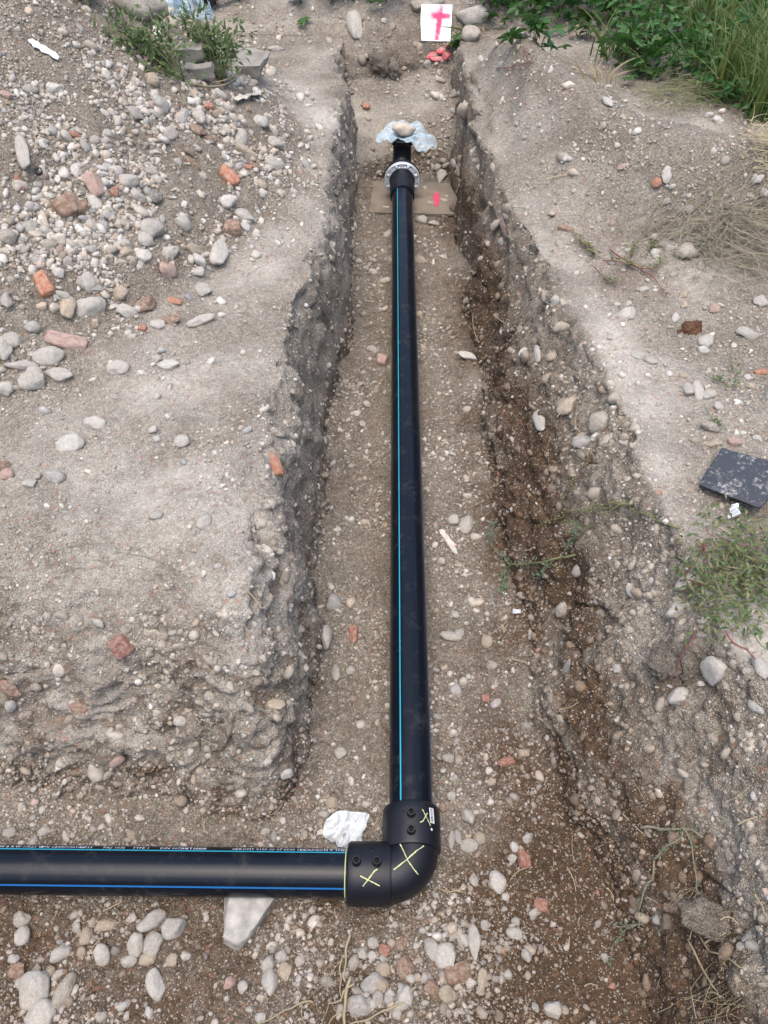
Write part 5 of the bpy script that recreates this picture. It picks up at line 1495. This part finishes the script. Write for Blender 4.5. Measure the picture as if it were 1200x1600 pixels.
fol.build('foliage', M['weed'], cl, smooth=False, kind='stuff'); fol2.build('wilted_foliage', M['sallow'], cl, smooth=False, kind='stuff')

# dry grass lying on the right bank
def straw_heap(name, px, py, sx, sy, count, ln, ang, mat, label, lift=.05, base=None, wd=.0045, sd=.85):
    p0, _ = G(px, py); mb = MB()
    for k in range(count):
        x_ = rp_.gauss(px, sx); y_ = rp_.gauss(py, sy)
        q, n = G(x_, y_); q = q + Vector((0, 0, rp_.uniform(.004, lift)))
        a = math.radians(ang) + rp_.gauss(0, sd); l_ = ln * rp_.uniform(.4, 1.3)
        d = Vector((math.cos(a), math.sin(a), rp_.gauss(0, .14)))
        s_ = Vector((-math.sin(a), math.cos(a), 0)) * rp_.gauss(0, .30) * l_
        e = q + d * l_; e.z = max(e.z, gz(e.x, e.y) + .006)
        m_ = (q + e) / 2 + s_ + Vector((0, 0, rp_.uniform(0, .03)))
        pts = bez(q, m_, e, 5)
        mb.ribbon(pts, (Vector((0, -.5, 1)) + rnd_unit(rp_) * .6).normalized(), [wd * rp_.uniform(.5, 1) * (1 - .12 * i) for i in range(6)])
    return mb.build(name, M[mat], None, label=label, cat='dry grass')
straw_heap('dry_grass', 1135, 385, 52, 26, 330, .26, -32, 'straw_grey', 'grey dry grass strewn behind the dusty cobble on the right bank')
straw_heap('dry_grass', 1125, 345, 44, 18, 130, .22, -35, 'straw_grey', 'thin dry grass above the denser grey grass on the right bank')
straw_heap('dry_grass', 1185, 245, 22, 20, 150, .20, 10, 'straw', 'straw-coloured grass tuft at the right edge of the berm', .09)
straw_heap('dry_grass', 1055, 150, 34, 14, 210, .26, -20, 'sallow', 'mown yellow-green grass lying behind the berm', .08)
straw_heap('dry_grass', 1010, 372, 34, 12, 60, .16, 0, 'straw_grey', 'sparse grey grass left of the dusty cobble', .02)
straw_heap('dry_grass', 1110, 1575, 40, 20, 60, .08, 0, 'straw', 'short straw bits on the pale lump at the bottom right', .02, wd=.002)

# leaves of the creeper: a palmate leaf of five leaflets
def palmate(scale):
    mb = MB()
    for a, l in ((0, 1.0), (48, .88), (-48, .88), (100, .62), (-100, .62)):
        q = math.radians(a); d = Vector((math.sin(q), math.cos(q), .05)); s = Vector((math.cos(q), -math.sin(q), 0)); N_ = Vector((0, 0, 1))
        P_ = [(0, 0), (.25, .15), (.55, .24), (.82, .13), (1.0, 0)]
        V = []; F = []
        for (t, w_) in P_:
            c = d * t * l * scale + N_ * (-.22 * t * t * l * scale)
            V += [c + s * w_ * l * scale + N_ * w_ * .35 * scale, c, c - s * w_ * l * scale + N_ * w_ * .35 * scale]
        for i in range(4):
            b = i * 3; F += [(b, b + 1, b + 4, b + 3), (b + 1, b + 2, b + 5, b + 4)]
        mb.add([v + d * .06 * scale for v in V], F)
    return mesh_py('leaf', mb.v, mb.f, True)
LEAF = [palmate(s) for s in (.065, .08, .095)]
for me in LEAF: me.materials.append(M['creeper'])
def creeper(px, py, nl, sx, sy, h, label):
    p, n = G(px, py)
    root = thing('creeper_plant', p, label, 'creeper', 'creeper plants beyond the bank')
    for k in range(nl):
        off = Vector((rp_.gauss(0, sx), rp_.gauss(0, sy), 0)); q = p + off
        q.z = gz(q.x, q.y) + rp_.uniform(.03, h)
        me = rp_.choice(LEAF)
        o = bpy.data.objects.new('leaf', me); COL.objects.link(o); o.parent = root
        o.location = q - p
        o.rotation_euler = (rp_.uniform(.15, 1.0), rp_.gauss(0, .4), rp_.uniform(2.2, 4.1)) if rp_.random() < .75 else (rp_.gauss(0, .5), rp_.gauss(0, .5), rp_.uniform(0, 6.28))
        if k % 2 == 0:
            MB().tube(bez(Vector((p.x + off.x * .4, p.y + off.y * .4, gz(p.x + off.x * .4, p.y + off.y * .4))), (p + q) / 2 + Vector((0, 0, .05)), q, 4), [.003, .0028, .0025, .002, .0018], 5).build('stem', M['stalk'], root)
creeper(838, 66, 15, .07, .05, .12, 'dark green creeper sprig standing alone on the trench-end slope')
creeper(925, 58, 9, .13, .05, .10, 'low creeper trailing right of the lone sprig')
creeper(985, 100, 16, .12, .10, .22, 'creeper with broad leaves just over the berm, left part')
creeper(1040, 118, 18, .14, .10, .22, 'creeper with broad leaves just over the berm, right part')
creeper(775, 8, 22, .16, .12, .25, 'creeper mass behind the boulders right of the marker')
creeper(870, 15, 20, .22, .14, .25, 'creeper mass at the top, above the lone sprig')
creeper(600, -4, 16, .12, .08, .20, 'broad-leaved creeper at the top left of the marker')
creeper(530, -2, 16, .12, .08, .20, 'broad-leaved creeper at the top centre skyline')
creeper(470, 8, 6, .06, .05, .12, 'small creeper at the top, nearest the left weed')
creeper(1010, 40, 22, .25, .2, .35, 'creeper mass in the undergrowth behind the broad leaves')
creeper(905, 34, 18, .20, .08, .18, 'creeper mass just above the trailing leaves at the top')
creeper(810, 30, 14, .14, .06, .16, 'creeper leaves between the boulders and the lone sprig')
creeper(712, 74, 4, .02, .015, .05, 'few leaves peeping out beside the marker board')
creeper(128, 4, 7, .06, .05, .12, 'bright leaves on the skyline of the heap')
creeper(372, 2, 7, .08, .05, .12, 'bright leaves beside the black plastic at the skyline')

# undergrowth too dense to count
POLY = [(735, -60), (752, 22), (800, 32), (850, 40), (940, 52), (955, 105), (1000, 125), (1060, 130), (1120, 165), (1200, 195), (1420, 240), (1420, -60)]
def inpoly(x, y):
    c = False; j = len(POLY) - 1
    for i in range(len(POLY)):
        xi, yi = POLY[i]; xj, yj = POLY[j]
        if (yi > y) != (yj > y) and x < (xj - xi) * (y - yi) / (yj - yi) + xi: c = not c
        j = i
    return c
ug = MB(); n_ = 0
while n_ < 7500:
    x_ = rp_.uniform(735, 1420); y_ = rp_.uniform(-60, 240)
    if not inpoly(x_, y_): continue
    q, n = G(x_, y_)
    far = max(0, min(1, (150 - y_) / 200))
    q = q + Vector((0, 0, rp_.uniform(0, .12 + .4 * far)))
    d = rnd_unit(rp_); d.z = d.z * .5
    leaf_quad(ug, q, d, (Vector((0, -.5, 1)) + rnd_unit(rp_) * .6).normalized(), rp_.uniform(.04, .09), rp_.uniform(.02, .042)); n_ += 1
link('undergrowth', mesh_py('undergrowth', ug.v, ug.f, False), M['creeper'], label='dense dark green undergrowth filling the upper right corner', cat='undergrowth', kind='stuff')
# tall grass
def blade(mb, base, h, lean, wd):
    tip = base + Vector((lean.x, lean.y, h)); mid = base + Vector((lean.x * .2, lean.y * .2, h * .75))
    pts = bez(base, mid, tip, 6)
    mb.ribbon(pts, (Vector((-lean.x, -1 - lean.y, .3)) + rnd_unit(rp_) * .5).normalized(), [wd * (1, 1, .95, .85, .65, .4, .05)[i] for i in range(7)])
gr = MB()
for k in range(1250):
    x_ = rp_.uniform(960, 1420); y_ = rp_.uniform(-50, 215)
    if not inpoly(x_, y_) or (x_ < 1080 and y_ > 60) or rp_.random() > .35 + (x_ - 960) / 250: continue
    q, n = G(x_, y_); a = rp_.uniform(0, 6.28); l_ = rp_.uniform(.05, .42)
    blade(gr, q, rp_.uniform(.18, .55), Vector((math.cos(a) * l_ - .06, math.sin(a) * l_, 0)), rp_.uniform(.004, .012))
link('tall_grass', mesh_py('tall_grass', gr.v, gr.f, False), M['grass'], label='tall green grass crowding the upper right edge', cat='grass', kind='stuff')
def tuft(px, py, n, h, label, mat='grass', spread=.06):
    p, _ = G(px, py); mb = MB()
    for k in range(n):
        a = rp_.uniform(0, 6.28); l_ = rp_.uniform(.05, .26)
        blade(mb, p + Vector((rp_.gauss(0, spread), rp_.gauss(0, spread), 0)), h * rp_.uniform(.5, 1.15), Vector((math.cos(a) * l_, math.sin(a) * l_, 0)), rp_.uniform(.006, .013))
    mb.build('grass_tuft', M[mat], None, smooth=False, label=label, cat='grass')
tuft(1185, 182, 60, .42, 'tall grass tuft at the right edge just over the berm')
tuft(1130, 150, 40, .38, 'grass tuft left of the tall tuft at the right edge')
tuft(962, 92, 34, .26, 'arching grass tuft at the left end of the undergrowth')
tuft(1090, 80, 40, .45, 'tall grass tuft deep in the undergrowth')
tuft(722, 50, 9, .08, 'small grass tuft between the marker board and the boulder', spread=.02)
tuft(935, 130, 12, .12, 'small dry tuft at the crest of the berm', 'straw', .05)

# loose straw and rootlets everywhere
sl2 = MB()
for k in range(240):
    x_ = rp_.uniform(0, 1200); y_ = rp_.uniform(60, 1600)
    if rp_.random() > (.9 if x_ > 780 else .35): continue
    q, n = G(x_, y_); a = rp_.uniform(0, 6.28); l_ = rp_.uniform(12, 48) * pxm(q)
    u_ = n.cross(Vector((math.cos(a), math.sin(a), .3))).normalized(); v_ = n.cross(u_)
    e = q + u_ * l_; m_ = (q + e) / 2 + v_ * rp_.gauss(0, .2) * l_
    pts = [z + n * .006 for z in bez(q, m_, e, 4)]
    sl2.ribbon(pts, (n + rnd_unit(rp_) * .4).normalized(), pxm(q) * rp_.uniform(.8, 1.8))
link('straw_litter', mesh_py('straw_litter', sl2.v, sl2.f, False), M['straw'], label='loose straw bits and rootlets scattered over the ground', cat='straw', kind='stuff')
